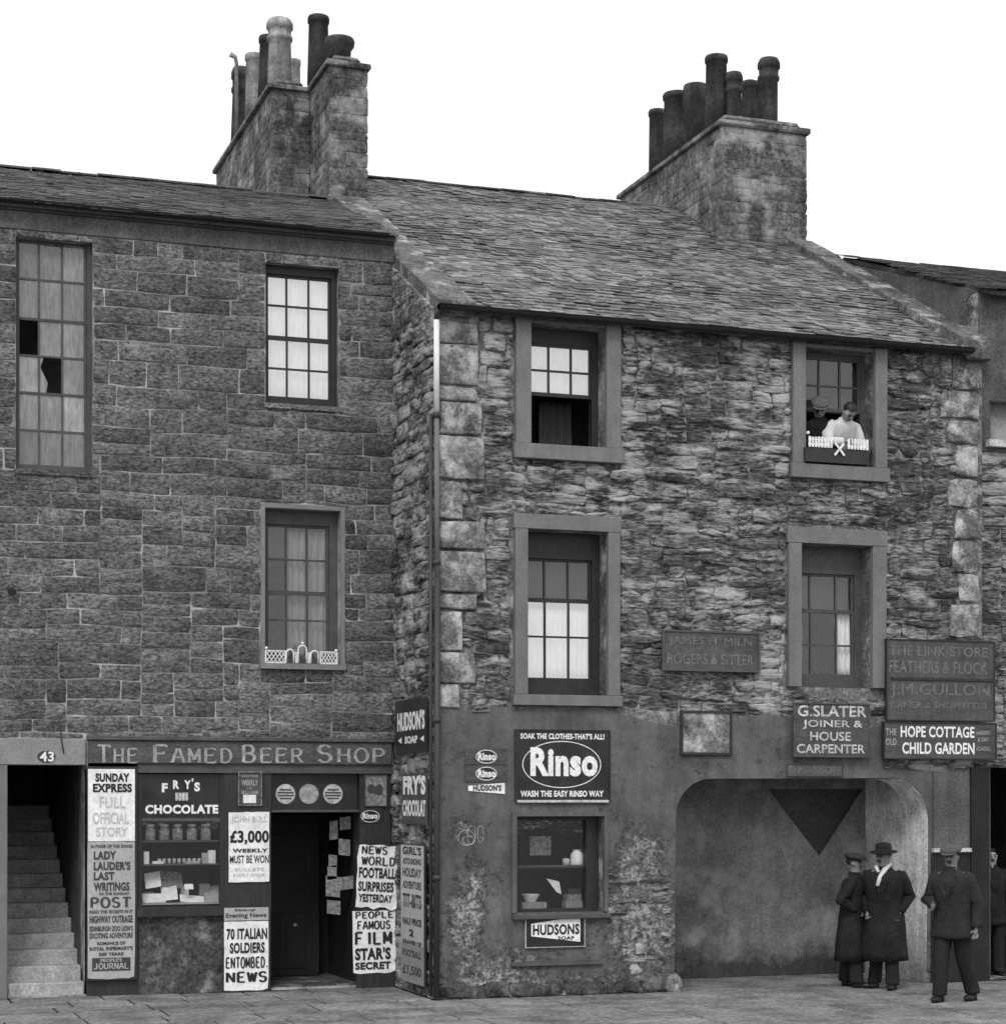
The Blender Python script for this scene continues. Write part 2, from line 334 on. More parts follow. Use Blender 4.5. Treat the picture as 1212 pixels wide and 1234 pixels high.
def serif_bm(s, wt=0.13, serif=0.2, small=0.78):
    """first letter of each word tall, the others small capitals"""
    bm = B(); x = 0; dz_ = [0]
    def stroke(pts, sc, ox, w_):
        dz_[0] += .00012
        n = len(pts)
        L = []; Rr = []
        for i, p in enumerate(pts):
            a = Vector(pts[max(0, i-1)]); b = Vector(pts[min(n-1, i+1)]); d = Vector((b.x-a.x, (b.y-a.y)/0.7)).normalized()
            nn = Vector((-d.y*0.9, d.x*0.6))
            q = Vector((p[0]*0.72, p[1]))
            L.append(bm.verts.new((ox+(q.x+nn.x*w_/2)*sc, (q.y+nn.y*w_/2)*sc, dz_[0]))); Rr.append(bm.verts.new((ox+(q.x-nn.x*w_/2)*sc, (q.y-nn.y*w_/2)*sc, dz_[0])))
        for i in range(n-1): bm.faces.new((L[i], L[i+1], Rr[i+1], Rr[i]))
    first = True
    for ch in s:
        if ch == ' ': x += 0.42; first = True; continue
        sc = 1.0 if first else small; first = False
        if ch not in SF: x += 0.3*sc; continue
        for e in SF[ch]:
            for st in (_curve(e) if isinstance(e, str) else [e]):
                stroke(st, sc, x, wt)
                if serif and not isinstance(e, str):
                    for q, o_ in ((st[0], st[1]), (st[-1], st[-2])):
                        if abs(q[0]-o_[0]) < abs(q[1]-o_[1]) and (q[1] < .05 or q[1] > .95) and ch not in '.':
                            stroke([(q[0]-serif*.7, abs(q[1]-.03)), (q[0]+serif*.7, abs(q[1]-.03))], sc, x, wt*.55)
                        elif abs(q[0]-o_[0]) > abs(q[1]-o_[1]) and q[0] > .7:
                            dz = -.12 if q[1] > .9 else .12
                            stroke([(q[0], q[1]), (q[0]+.02, q[1]+dz)], sc, x, wt*.6)
        x += (0.72 if ch != 'I' else 0.5)*sc+0.2
    return bm
def letters(parent, s, box4, Y, mat, bold=0.02, side=False, serif=None, small=1.0, wt=0.2, name='lettering', arc=0, shear=0, raw=None):
    """fit a word to a rectangle in metres: (x0,z0,x1,z1) on plane Y (facing the street), or (y_left,z0,y_right,z1) on plane x=Y"""
    bm = serif_bm(s, wt, serif, small) if serif is not None else text_bm(s, bold)
    if not bm.verts: return None
    xs = [v.co.x for v in bm.verts]; ys = [v.co.y for v in bm.verts]
    x0, x1, y0, y1 = min(xs), max(xs), min(ys), max(ys)
    a, z0, b, z1 = box4
    for f in bm.faces: f.smooth = False
    r = bmesh.ops.extrude_face_region(bm, geom=list(bm.faces))
    top = [e for e in r['geom'] if isinstance(e, bmesh.types.BMVert)]
    for v in top: v.co.z += 0.0016
    for v in bm.verts:
        u = (v.co.x-x0)/(x1-x0); t = (v.co.y-y0)/(y1-y0)
        zz = z0+t*(z1-z0)+arc*(1-(2*u-1)**2)+shear*(u-.5)
        h = a+u*(b-a)
        v.co = (h, Y-v.co.z, zz) if not side else (Y-v.co.z, h, zz)
    bmesh.ops.recalc_face_normals(bm, faces=bm.faces)
    return mk(name, bm, mat, parent)

# ---------------------------------------------------------------- stones
def stone_bm(u0, u1, z0, z1, proud, gap, jit, N=10, bev=0.02, bulge=0.012, rnd=0.04, tilt=0.05):
    """an irregular hewn block in local (u, depth, z) about its centre"""
    w_, h_ = u1-u0-gap, z1-z0-gap
    cu, cz = (u0+u1)/2, (z0+z1)/2
    pts = []
    base = [(-.5, -.5), (-.17, -.5), (.17, -.5), (.5, -.5), (.5, 0), (.5, .5), (.17, .5), (-.17, .5), (-.5, .5), (-.5, 0)]
    for i, (a, b) in enumerate(base):
        if i in (0, 3, 5, 8):
            q = U(0, rnd); a -= math.copysign(q/max(w_, .05), a)*(.6 if abs(q) < w_*.3 else .2); b -= math.copysign(min(q*U(.2, .8), h_*.25)/h_, b)
        pts.append([a*w_+U(-jit, jit), b*h_+U(-jit, jit)*.8])
    t = U(0, 1); tz = U(-tilt, tilt); tx = U(-tilt, tilt)*.5
    verts = []; faces = []
    bv = min(bev, min(w_, h_)*0.22)
    for (a, b) in pts: verts.append((a, 0.04, b))
    for (a, b) in pts: verts.append((a, -(proud-bv*.8)+tz*b+tx*a+U(-.3, .3)*bulge, b))
    for (a, b) in pts:
        a2 = a-math.copysign(bv, a) if abs(a) > bv else a; b2 = b-math.copysign(bv, b) if abs(b) > bv*.5 else b
        verts.append((a2, -proud+tz*b+tx*a+U(-1, 1)*bulge*.7, b2))
    verts.append((U(-.15, .15)*w_, -proud-U(-.6, 1.0)*bulge, U(-.2, .2)*h_))
    verts = [v if i < len(pts) else (v[0], min(v[1], -.003 if i < 2*len(pts) else -.0045), v[2]) for i, v in enumerate(verts)]
    n = N
    for k in range(n):
        j = (k+1) % n
        faces += [(k, j, n+j, n+k), (n+k, n+j, 2*n+j, 2*n+k), (2*n+k, 2*n+j, 3*n)]
    return verts, faces, t, cu, cz
def sneck(u0, u1, z0, z1, holes, cell, hs, wmin, wmax, match=0.6):
    nx = int(round((u1-u0)/cell)); nz = int(round((z1-z0)/cell)); g = [[0]*nx for _ in range(nz)]
    out = []
    def free_(i, j): return not g[j][i]
    last_top = {}; corners = set()
    for j in range(nz):
        i = 0
        while i < nx:
            if g[j][i]: i += 1; continue
            r = i
            while r < nx and not g[j][r]: r += 1
            run = r-i
            w_ = int(round(rng.uniform(wmin, wmax)/cell)); w_ = max(2, w_)
            if run-w_ < max(2, wmin/cell*.6): w_ = run
            if w_ > wmax/cell*1.3: w_ = w_//2
            w_ = min(w_, run); h_ = max(1, int(round(rng.choice(hs)/cell)))
            if i > 0 and rng.random() < match:
                lt = last_top.get((i-1), 0)
                if hs[0] <= (lt-j)*cell <= hs[-1]*1.2: h_ = lt-j
            h_ = min(h_, nz-j)
            if nz-j-h_ == 1: h_ += 1
            if (i+w_, j) in corners and w_ < run:
                for dlt in (3, -3, 5, 2, -2):
                    if 3 <= w_+dlt <= run-3 and (i+w_+dlt, j) not in corners: w_ += dlt; break
            corners.add((i+w_, j+h_)); corners.add((i+w_-1, j+h_)); corners.add((i+w_+1, j+h_))
            for jj in range(j, j+h_):
                for ii in range(i, i+w_): g[jj][ii] = 1
            for ii in range(i, i+w_): last_top[ii] = j+h_
            out.append([u0+i*cell, u0+(i+w_)*cell, z0+j*cell, z0+(j+h_)*cell]); i += w_
    # cut round the openings
    for hx0, hz0, hx1, hz1 in holes:
        nxt = []
        for s in out:
            a, b, c, d = s
            if b <= hx0+.005 or a >= hx1-.005 or d <= hz0+.005 or c >= hz1-.005: nxt.append(s); continue
            if a < hx0: nxt.append([a, hx0, c, d])
            if b > hx1: nxt.append([hx1, b, c, d])
            m0, m1 = max(a, hx0), min(b, hx1)
            if c < hz0: nxt.append([m0, m1, c, hz0])
            if d > hz1: nxt.append([m0, m1, hz1, d])
        out = nxt
    return [s for s in out if s[1]-s[0] > 0.055 and s[3]-s[2] > 0.045]
def lay(parent, rects_, Y, mat, proud=(0.015, 0.03), gap=0.02, jit=0.006, axis='y', warp=0.0, limit=300, bev=0.02, bulge=0.012, name='stone', keep=None, sgn=1, rnd=.04, tilt=.05):
    """stones as sub-parts of a wall: the largest as objects, the rest joined as stuff"""
    rects_ = sorted(rects_, key=lambda s: -(s[1]-s[0])*(s[3]-s[2])*(1 if keep is None or keep(s) else 0.01))
    allb = None; n = 0
    for s in rects_:
        v, f, t, cu, cz = stone_bm(*s, U(*proud), gap, jit, bev=bev, bulge=bulge, rnd=rnd, tilt=tilt)
        if warp:
            vv = []
            for a, d, b in v:
                q = noise.noise_vector(Vector(((cu+a)*1.3, 3.1, (cz+b)*1.6)))
                vv.append((a+q.x*warp*.6, d, b+q.y*warp))
            v = vv
        if axis == 'y': conv = lambda a, d, b: (a, d, b); c = Vector((cu, Y, cz))
        else: conv = lambda a, d, b: (d*sgn, a, b); c = Vector((Y, cu, cz))
        if n < limit:
            me = bpy.data.meshes.new(name); me.from_pydata([conv(*q) for q in v], [], f if (axis == 'y') else [q[::-1] for q in f])
            me.materials.append(mat)
            for p in me.polygons: p.use_smooth = len(p.vertices) == 3
            o = bpy.data.objects.new(name, me); link(o, c, parent); n += 1
        else:
            if allb is None: allb = ([], [], [])
            k = len(allb[0]); allb[0].extend([Vector(conv(*q))+c for q in v]); allb[1].extend([tuple(k+i for i in q) for q in (f if axis == 'y' else [q[::-1] for q in f])]); allb[2].extend([t]*len(f))
    if allb:
        me = bpy.data.meshes.new('small_stones'); me.from_pydata(allb[0], [], allb[1]); me.materials.append(mat)
        at = me.attributes.new('tone', 'FLOAT', 'FACE'); at.data.foreach_set('value', allb[2])
        for p in me.polygons: p.use_smooth = len(p.vertices) == 3
        for v in me.vertices: v.co -= W[parent]
        o = bpy.data.objects.new('small_stones', me); C.objects.link(o); o.parent = parent; W[o] = W[parent].copy(); o['kind'] = 'stuff'

# ---------------------------------------------------------------- slates
def slate_template(w_, L, th=0.012):
    me = bpy.data.meshes.new('slate'); j = [U(-.012, .012) for _ in range(6)]
    v = [(-w_/2, 0+j[0], 0), (0+j[5], -.012+j[1], 0), (w_/2, 0+j[2], 0), (w_/2, L, 0), (-w_/2, L, 0)]
    v = v+[(a, b, th) for a, b, c in v]
    me.from_pydata(v, [], [(4, 3, 2, 1, 0), (5, 6, 7, 8, 9), (0, 1, 6, 5), (1, 2, 7, 6), (2, 3, 8, 7), (3, 4, 9, 8), (4, 0, 5, 9)])
    return me
def slates(parent, x0, x1, y0, z0, d, t, mat, wave=0.02, limit=300, prefer=lambda x, k: -k, exposure=(0.145, 0.10)):
    """courses of slates up a pitch t from the eave (y0, z0) over a run d; origin of each slate at its lower edge"""
    ang = math.atan(t); Ls = math.hypot(d, d*t)
    temps = []
    for i in range(10):
        w_ = 0.12+0.014*i; me = slate_template(w_, 0.30); me.materials.append(mat); temps.append((w_, me))
    lst = []; s = -0.05; k = 0
    while s < Ls-0.1:
        x = x0+U(0, .12)-0.1; ex = exposure[0]+(exposure[1]-exposure[0])*s/Ls
        while x < x1:
            w_, me = rng.choice(temps)
            if x+w_ > x1: x = x1-w_
            lst.append((x+w_/2, s, me, k)); x += w_+0.004
            if x >= x1-0.05: break
        s += ex; k += 1
    lst.sort(key=lambda q: -prefer(q[0], q[3]))
    stuff = B(); lay_ = stuff.faces.layers.float.new('tone'); n = 0
    for xc, s, me, k in lst:
        wob = wave*noise.noise(Vector((xc*.7, s*.7, 1.7))); ddz = U(0, .009)
        loc = Vector((xc, y0+math.cos(ang)*(s+U(-.012, .012)), z0+math.sin(ang)*s+wob+0.012+ddz))
        rot = Matrix.Rotation(ang-0.06+U(-.02, .02), 4, 'X') @ Matrix.Rotation(U(-.025, .025), 4, 'Z') @ Matrix.Rotation(U(-.02, .02), 4, 'Y')
        if n < limit:
            o = bpy.data.objects.new('slate', me); link(o, loc, parent); o.rotation_euler = rot.to_euler(); n += 1
        else:
            mt = Matrix.Translation(loc) @ rot; tt = U(0, 1); base = [stuff.verts.new(mt @ v.co) for v in me.vertices]
            for p in me.polygons:
                f = stuff.faces.new([base[i] for i in p.vertices]); f[lay_] = tt
    if stuff.verts: mk('upper_slates', stuff, mat, parent, kind='stuff', origin=W[parent])
    else: stuff.free()

# ================================================================ THE SETTING
gb = B()
vsq = [gb.verts.new(q) for q in ((-400, -300, -0.16), (400, -300, -0.16), (400, 500, -0.16), (-400, 500, -0.16))]; gb.faces.new(vsq)
mk('ground', gb, M_GROUND, kind='structure', origin=(0, 0, -0.16))
rb = B(); box(rb, -14, 34, 6, 17.1, -0.155, -0.12); road = mk('road', rb, M_ROAD, kind='structure')
pb = B(); box(pb, -14, 34, 17.12, 36.5, -0.15, -0.012); pav = mk('pavement', pb, M_JOINT, kind='structure')
# flagstones of the pavement and the paving that runs into the pend
fl = []
ys = [17.3, 18.0, 18.65, 19.36, 20.05, 20.7, 21.3, 21.97]
for a, b in zip(ys, ys[1:]):
    x = -0.4+U(0, .8)
    while x < 17.5:
        w_ = U(.65, 1.35); fl.append((x, x+w_, a, b)); x += w_
for (a, b) in ((22.0, 22.6), (22.6, 23.2), (23.2, 23.68)):
    x = -0.4
    while x < XC-.05:
        w_ = min(U(.6, 1.1), XC-.02-x); fl.append((x, x+w_, a, b)); x += w_
for x0, x1, y0, y1 in fl:
    bm = B(); g = .014; z = U(-.003, .004); box(bm, x0+g, x1-g, y0+g, y1-g, -.05, z, bev=.006)
    for v in bm.verts: v.co.z += U(-.0015, .0015)
    mk('flagstone', bm, M_FLAG, pav)
bm = B(); x = -0.4
while x < 17.5:
    w_ = U(.8, 1.5); b2 = B(); box(b2, x+.004, x+w_-.004, 17.1, 17.29, -.14, .004, bev=.012); mk('kerbstone', b2, M_FLAG, pav); x += w_

# ================================================================ LEFT HOUSE
L_left = -1.2
house = empty('stone_tenement', ((L_left+XC)/2, YL+2, 0), 'tall coursed stone tenement on the left with the beer shop on its ground floor', 'building')
W1 = rect(19, 288, 112, 567, YL); W2 = rect(320, 319, 409, 488, YL); W3 = rect(319, 614, 410, 800, YL)
D43 = rect(9, 922, 104, 1210, YL); D43 = (D43[0], 0, D43[2], D43[3])
SHOP = (rect(104, 900, 105, 910, YL)[0], 0, XC, P(290, 893, YL).z)
EL = 9.17                                    # eave height of the left house
wl = plate('wall', [(L_left, 0), (XC, 0), (XC, EL), (L_left, EL)], [rloop(W1), rloop(W2), rloop(W3), rloop((D43[0], .02, D43[2], D43[3])), rloop((SHOP[0]+.02, .03, SHOP[2]-.03, SHOP[3]-.02))], YL+.0, YL+.5, M_MORTAR_L, house)
LINT = (P(-8, 900, YL).x, D43[3], SHOP[0]-.01, P(50, 890, YL).z)
holes = [W1, W2, (W3[0]-.055, W3[1]-.03, W3[2]+.055, W3[3]+.06), (D43[0], 0, D43[2], D43[3]), (LINT[0], LINT[1], LINT[2], LINT[3]), SHOP]
st = sneck(L_left, XC, 0, EL-.29, holes, .048, [.145, .145, .19, .19, .19, .24, .24, .29], .26, .9, .8)
lay(wl, st, YL, M_STONE_L, proud=(.004, .014), gap=.011, jit=.006, warp=.035, limit=300, bev=.006, bulge=.005, rnd=.02, tilt=.03, keep=lambda s: s[1] > 1.8)
bm = B(); box(bm, L_left, XC-.006, YL-.022, YL-.001, EL-.30, EL-.09, bev=.005); box(bm, L_left, XC-.006, YL-.06, YL+.4, EL-.088, EL-.012, bev=.01); mk('eave_course', bm, M_EAVE, house)
# other walls (unseen sides) close the rooms
bm = B(); box(bm, L_left, L_left+.4, YL+.505, YL+7, 0, EL); box(bm, L_left, XC, YL+7.01, YL+7.4, 0, EL); mk('rear_walls', bm, M_MORTAR_L, house)
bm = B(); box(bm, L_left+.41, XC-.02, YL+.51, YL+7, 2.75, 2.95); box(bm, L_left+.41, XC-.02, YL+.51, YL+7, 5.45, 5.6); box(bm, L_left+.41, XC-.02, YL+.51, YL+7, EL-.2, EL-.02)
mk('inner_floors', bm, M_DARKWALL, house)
# window margin of the lower window
bm = B()
box(bm, W3[0]-.05, W3[0]-.002, YL-.03, YL+.14, W3[1], W3[3]+.05); box(bm, W3[2]+.002, W3[2]+.05, YL-.03, YL+.14, W3[1], W3[3]+.05)
box(bm, W3[0], W3[2], YL-.028, YL+.14, W3[3]+.002, W3[3]+.05); box(bm, W3[0]-.06, W3[2]+.06, YL-.06, YL+.16, W3[1]-.07, W3[1]-.003)
mk('window_margin', bm, M_MARGIN_L, house)
for w_ in (W1, W2):
    bm = B(); box(bm, w_[0]-.02, w_[2]+.03, YL-.03, YL+.14, w_[1]-.06, w_[1]-.002); mk('window_sill', bm, M_STONE_L, house)
bm = B(); box(bm, LINT[0], LINT[2], YL-.035, YL+.2, LINT[1], LINT[3], bev=.006); mk('door_lintel', bm, M_LINTEL, house)
bm = B(); box(bm, D43[0]-.25, D43[0]-.004, YL-.034, YL+.2, .0, D43[3]-.004, bev=.006); mk('door_jamb', bm, M_MARGIN, house)
# stair and its side walls behind door 43
sx0, sx1 = D43[0]-.05, D43[2]-.02
for i in range(13):
    b2 = B(); ya = YL+.02+.3*i; z1 = .17*(i+1); box(b2, sx0-.3*0, sx1, ya, ya+.36, max(0, z1-.3), z1, bev=.012)
    for v in b2.verts:
        if abs(v.co.z-z1) < .02: v.co.z -= .012*max(0, math.cos((v.co.x-(sx0+sx1)/2)*3))
    mk('stair_step', b2, M_STEP, house)
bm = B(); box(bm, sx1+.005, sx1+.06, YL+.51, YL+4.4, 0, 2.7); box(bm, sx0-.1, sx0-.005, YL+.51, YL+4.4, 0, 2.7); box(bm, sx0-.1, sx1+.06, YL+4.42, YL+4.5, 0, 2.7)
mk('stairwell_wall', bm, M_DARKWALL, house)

# ---- sash windows
def sash_window(parent, op, Y, dep, colsx, rowsz, bars='thin', matS=M_SASH, matP=M_GLASS, frame=.035, meet=(), skip=(), special=None, meetw=.05, open_below=False):
    """op: opening rect; colsx / rowsz: pane boundaries (bar centre lines), measured on the glass plane"""
    x0, z0, x1, z1 = op; Yg = Y+dep
    bm = B()
    for a in ((x0-.02, colsx[0], z0-.02, z1+.02), (colsx[-1], x1+.02, z0-.02, z1+.02), (colsx[0]+.001, colsx[-1]-.001, rowsz[-1], z1+.02), (colsx[0]+.001, colsx[-1]-.001, z0-.02, z0+.03 if open_below else rowsz[0])):
        if a[1]-a[0] > .003 and a[3]-a[2] > .003: box(bm, a[0], a[1], Yg-.03, Yg+.05, a[2], a[3])
    wn = mk('window', bm, matS, parent)
    t = .011 if bars == 'thin' else .016
    zs = rowsz
    groups = []; cur = [0]
    for i in range(1, len(zs)):
        cur.append(i)
        if i in meet or i == len(zs)-1: groups.append(cur); cur = [i]
    for gi, gr in enumerate(groups):
        bm = B(); off = -.0 if gi == 0 else .022
        za, zb = zs[gr[0]], zs[gr[-1]]
        rw = meetw/2
        box(bm, colsx[0]+.001, colsx[-1]-.001, Yg-.02+off, Yg+.018+off, za+.001, za+(rw if gi else .045)); box(bm, colsx[0]+.001, colsx[-1]-.001, Yg-.02+off, Yg+.018+off, zb-(rw if gi < len(groups)-1 else .03), zb-.001)
        for s_ in (0, 1):
            xx = colsx[0]+.002 if s_ == 0 else colsx[-1]-.032; box(bm, xx, xx+.03, Yg-.017+off, Yg+.017+off, za+.003, zb-.003)
        for i in gr[1:-1]: box(bm, colsx[0]+.03, colsx[-1]-.03, Yg-.014+off, Yg+.012+off, zs[i]-t, zs[i]+t)
        for x in colsx[1:-1]: box(bm, x-t, x+t, Yg-.016+off, Yg+.014+off, za+.02, zb-.02)
        mk('sash', bm, matS, wn)
        for a, b in zip(gr, gr[1:]):
            for c in range(len(colsx)-1):
                key = (c, a)
                if key in skip: continue
                mp = special.get(key, matP) if special else matP
                b2 = B(); px0, px1 = colsx[c]+t*.5, colsx[c+1]-t*.5; q0, q1 = zs[a]+t*.5, zs[b]-t*.5
                if mp == 'broken':
                    pts = [(px0, q0), (px0+.3*(px1-px0), q0), (px0+.38*(px1-px0), q0+.3*(q1-q0)), (px0+.05*(px1-px0), q0+.72*(q1-q0)), (px0+.2*(px1-px0), q1), (px0, q1)]
                    f = b2.faces.new([b2.verts.new((p[0], Yg+off, p[1])) for p in pts]); r = bmesh.ops.extrude_face_region(b2, geom=[f])
                    for v in [e for e in r['geom'] if isinstance(e, bmesh.types.BMVert)]: v.co.y += .003
                    mk('pane', b2, M_DIRTY, wn, label='broken pane with a jagged hole'); continue
                tl = U(-.0015, .0015); box(b2, px0, px1, Yg+off-.0015, Yg+off+.0015, q0, q1)
                for v in b2.verts:
                    if v.co.z > (q0+q1)/2: v.co.y += tl
                mk('pane', b2, mp, wn)
    return wn
def gx(px, Y): return P(px, 700, Y).x
def gz(py, px, Y): return P(px, py, Y).z
d1 = .13; Yg = YL+d1
sash_window(house, W1, YL, d1, [gx(q, Yg) for q in (20, 47, 75, 104.5)], [gz(q, 62, Yg) for q in (566, 520, 475, 430, 386, 338, 290)], matS=M_SASH_G, matP=M_DIRTY, skip=((0, 3),), special={(1, 2): 'broken'}, meet=(2, 4), meetw=.03)
d2 = .15; Yg = YL+d2
sash_window(house, W2, YL, d2, [gx(q, Yg) for q in (320, 345.5, 372, 398.5)], [gz(q, 360, Yg) for q in (484, 446, 409, 370, 333)], matP=M_GLASSB, meet=(2,), meetw=.055)
d3 = .16; Yg = YL+d3
sash_window(house, W3, YL, d3, [gx(q, Yg) for q in (320, 345, 370, 396)], [gz(q, 360, Yg) for q in (798, 748, 715, 675, 633)], matS=M_SASH_G, meet=(2,), meetw=.05)
def curtain(label, x0, x1, z0, z1, Y, mat, folds=8, amp=.02, name='curtain', group=None, lean=0.0, notch=None):
    bm = B(); n = folds*4; m = 6; rows_ = []
    for j in range(m+1):
        t = j/m; z = z0+(z1-z0)*t
        a = x0 + lean*(1-t)*(x1-x0) if lean > 0 else x0; b = x1 if lean >= 0 else x1+lean*(1-t)*(x1-x0)
        rows_.append([bm.verts.new((a+(b-a)*i/n, Y+amp*math.sin(i*PI/2+math.sin(j*.7+i*.3)*.6), z)) for i in range(n+1)])
    for a, b in zip(rows_, rows_[1:]):
        for i in range(n): bm.faces.new((a[i], a[i+1], b[i+1], b[i]))
    r = bmesh.ops.extrude_face_region(bm, geom=list(bm.faces))
    for v in [e for e in r['geom'] if isinstance(e, bmesh.types.BMVert)]: v.co.y += .003
    bmesh.ops.recalc_face_normals(bm, faces=bm.faces)
    o = mk(name, bm, mat, smooth=True); tag(o, label, name.replace('_', ' '), group); return o
G = YL+.19
curtain('added white cloth standing for sky reflection in the upper window, left house', gx(318, G), gx(402, G), gz(490, 360, G), gz(325, 360, G), G+.02, M_CLOTHW, 14, .012, 'net_curtain')  # cloth added behind the panes, its white stands for reflected sky
curtain('grey streaked cloth hung behind the tall stair window with the broken pane', gx(17, G), gx(108, G), gz(570, 60, G), gz(500, 60, G), G+.05, M_CLOTHG, 10, .018)
curtain('pale streaked curtain in the right part of the window above the beer shop sign', gx(344, G+.05), gx(398, G+.05), gz(800, 360, G+.05), gz(640, 360, G+.05), G+.05, M_CLOTHG, 7, .02)
bm = B(); box(bm, gx(318, G), gx(400, G), G+.10, G+.106, gz(672, 360, G), gz(628, 360, G)); o = mk('roller_blind', bm, M_BLIND); tag(o, 'drab roller blind half down in the window above the beer shop sign', 'blind')

# ================================================================ RIGHT HOUSE
ER = 7.93; TP = .525; DR = 6.45; GT = .42
house2 = empty('rubble_house', ((XC+XE)/2, YR+DR, 0), 'lower rubble stone house with slate roof and broad arched pend on the right', 'building')
W4 = rect(638, 393, 728, 538, YR); W5 = rect(634, 640, 730, 838, YR); W6 = rect(968, 422, 1051, 562, YR); W7 = rect(963, 657, 1048, 829, YR)
W8 = rect(621, 984, 726, 1100, YR)
S4 = rect(618, 388, 747, 556, YR); S5 = rect(617, 622, 746, 851, YR); S6 = rect(951, 417, 1067, 579, YR); S7 = rect(946, 638, 1066, 834, YR)
AX0 = P(813, 1050, YR).x; AX1 = P(1117, 1050, YR).x; AZ = P(950, 939, YR).z
def arch(x0, x1, z0, z1, r, n=8):
    p = [(x0-.02, z0), (x0, z1-r*1.1)]
    p += [(x0+r-r*math.cos(PI/2*k/n), z1-r+r*math.sin(PI/2*k/n)) for k in range(1, n+1)]
    p += [(x1-r*1.05+r*1.05*math.sin(PI/2*k/n), z1+.015-r*1.25+r*1.25*math.cos(PI/2*k/n)) for k in range(0, n+1)]
    p += [(x1-.03, z0)]
    return p
ARC = arch(AX0, AX1, .0, AZ, .46)
wr = plate('wall', [(XC, 0)]+[(ARC[0][0], 0)]+ARC[1:-1]+[(ARC[-1][0], 0), (XE, 0), (XE, ER), (XC, ER)], [rloop(w_) for w_ in (W4, W5, W6, W7, W8)], YR+.0, YR+.5, M_MORTAR_R, house2)
PZ = P(640, 856, YR).z                       # top of the render
PXR = P(1063, 900, YR).x
# quoins
def zr(a, b, px, Y=YR): return P(px, b, Y).z, P(px, a, Y).z
quo = []
for a, b, r_ in ((388, 415, 575), (415, 464, 576), (466, 484, 574), (484, 524, 580), (526, 578, 583), (580, 626, 556), (628, 662, 583), (664, 714, 585), (716, 735, 574), (737, 785, 557), (786, 824, 573), (825, 854, 552)):
    z0, z1 = zr(a, b, 550); quo.append([XC, P(r_, 500, YR).x, z0, z1])
quoR = []
for a, b, l_ in ((425, 470, 1145), (472, 505, 1132), (507, 535, 1140), (537, 575, 1150), (577, 612, 1140), (614, 650, 1150), (652, 690, 1146), (692, 726, 1152), (728, 768, 1143)):
    z0, z1 = zr(a, b, 1160); quoR.append([P(l_, 500, YR).x, P(1178, 500, YR).x, z0, z1])
holes = [S4, S5, S6, S7]+[(q[0]-.01, q[2], q[1], q[3]) for q in quo]+[(q[0], q[2], XE, q[3]) for q in quoR]
st = sneck(XC, XE, PZ, ER-.05, holes, .04, [.08, .12, .12, .16, .16, .2, .24], .2, .62, .45)
st += [s for s in sneck(PXR, XE, 2.66, PZ, [], .04, [.12, .16, .2], .2, .5)]
lay(wr, st, YR, M_STONE_R, proud=(.004, .038), gap=.004, jit=.014, warp=.10, limit=276, bev=.012, bulge=.018, rnd=.06, tilt=.22)
lay(wr, quo, YR, M_QUOIN, proud=(.035, .06), gap=.012, jit=.008, limit=24, bev=.012, bulge=.010, rnd=.03, name='quoin_stone')
lay(wr, quoR, YR, M_QUOIN, proud=(.03, .05), gap=.014, jit=.014, limit=24, bev=.015, bulge=.012, name='quoin_stone')
# window surrounds: four dressed stones each
def surround(s, w_, lintel=True, drop=0, sill=True):
    def blk(a, b, c, d, y=.075):
        bm = B(); box(bm, a, b, YR-y, YR+.30, c, d, bev=.005)
        mk('margin_stone', bm, M_MARGIN, house2)
    zs = w_[1]
    if lintel: blk(s[0], s[2], w_[3]+.001, s[3])
    zt = w_[3] if lintel else s[3]
    if not lintel: blk(w_[0]-.001, w_[2]+.001, w_[3]+.002, s[3], .04)
    zm = zs+(zt-zs)*.9
    blk(s[0]+.015, w_[0]-.002, zs+.001, zt-.002); blk(w_[2]+.002, s[2]-.015, zs+.001, zt-.002)
    if sill: blk(s[0]-.01, s[2]+.01, s[1], zs-.002, .095)
surround(S4, W4, lintel=False); surround(S5, W5); surround(S6, W6, lintel=False); surround(S7, W7, sill=False)
# render on the ground storey, with a ragged lower and upper edge, cut round the arch and shop window
pts = [(XC-.0, .14)]
x = XC+.15
while x < ARC[0][0]-.15: pts.append((x, .14+U(-.05, .05))); x += .12
pts += [(ARC[0][0]-.001, .15)]+[(a-(.001 if a < 10 else -.001), b+.001) for a, b in ARC[1:-1]]+[(ARC[-1][0]+.001, .15), (XE-.02, .12), (XE-.02, 2.62), (PXR, 2.66)]
x = PXR
pts += [(PXR, PZ-.1)]
while x > XC+.2:
    x -= U(.15, .3); pts.append((max(x, XC+.1), PZ+U(-.03, .03)+(.04 if x < 9 else -.1+.1*math.sin(x*3))))
pts += [(XC, PZ+.02)]
m, n, b = new_mat('peeling_render')
s = sepz(n); base = MATS['painted_cement_render']
vv = pos(n); big = noi(n, vv, 1.4, 3); nz_ = noi(n, vv, 6, 9, 0.82)
low = maprange(n, s[2], .05, 1.6, .11, 0)
for bx_, bz_, rx_, rz_, am_ in ((562, 1100, .28, .80, .22), (774, 1085, .52, 1.05, .26), (650, 1195, 1.3, .28, .10), (556, 1000, .25, .25, .12), (845, 1040, .35, .5, .05), (590, 1060, .3, .3, .08), (600, 1170, .5, .4, .10)):
    c_ = P(bx_, bz_, YR); dx_ = mathn(n, 'DIVIDE', mathn(n, 'SUBTRACT', s[0], c_.x), rx_); dz_q = mathn(n, 'DIVIDE', mathn(n, 'SUBTRACT', s[2], c_.z), rz_)
    low = mathn(n, 'ADD', low, mathn(n, 'MULTIPLY', mathn(n, 'SUBTRACT', 1.0, mathn(n, 'ADD', mathn(n, 'MULTIPLY', dx_, dx_), mathn(n, 'MULTIPLY', dz_q, dz_q)), True), am_))
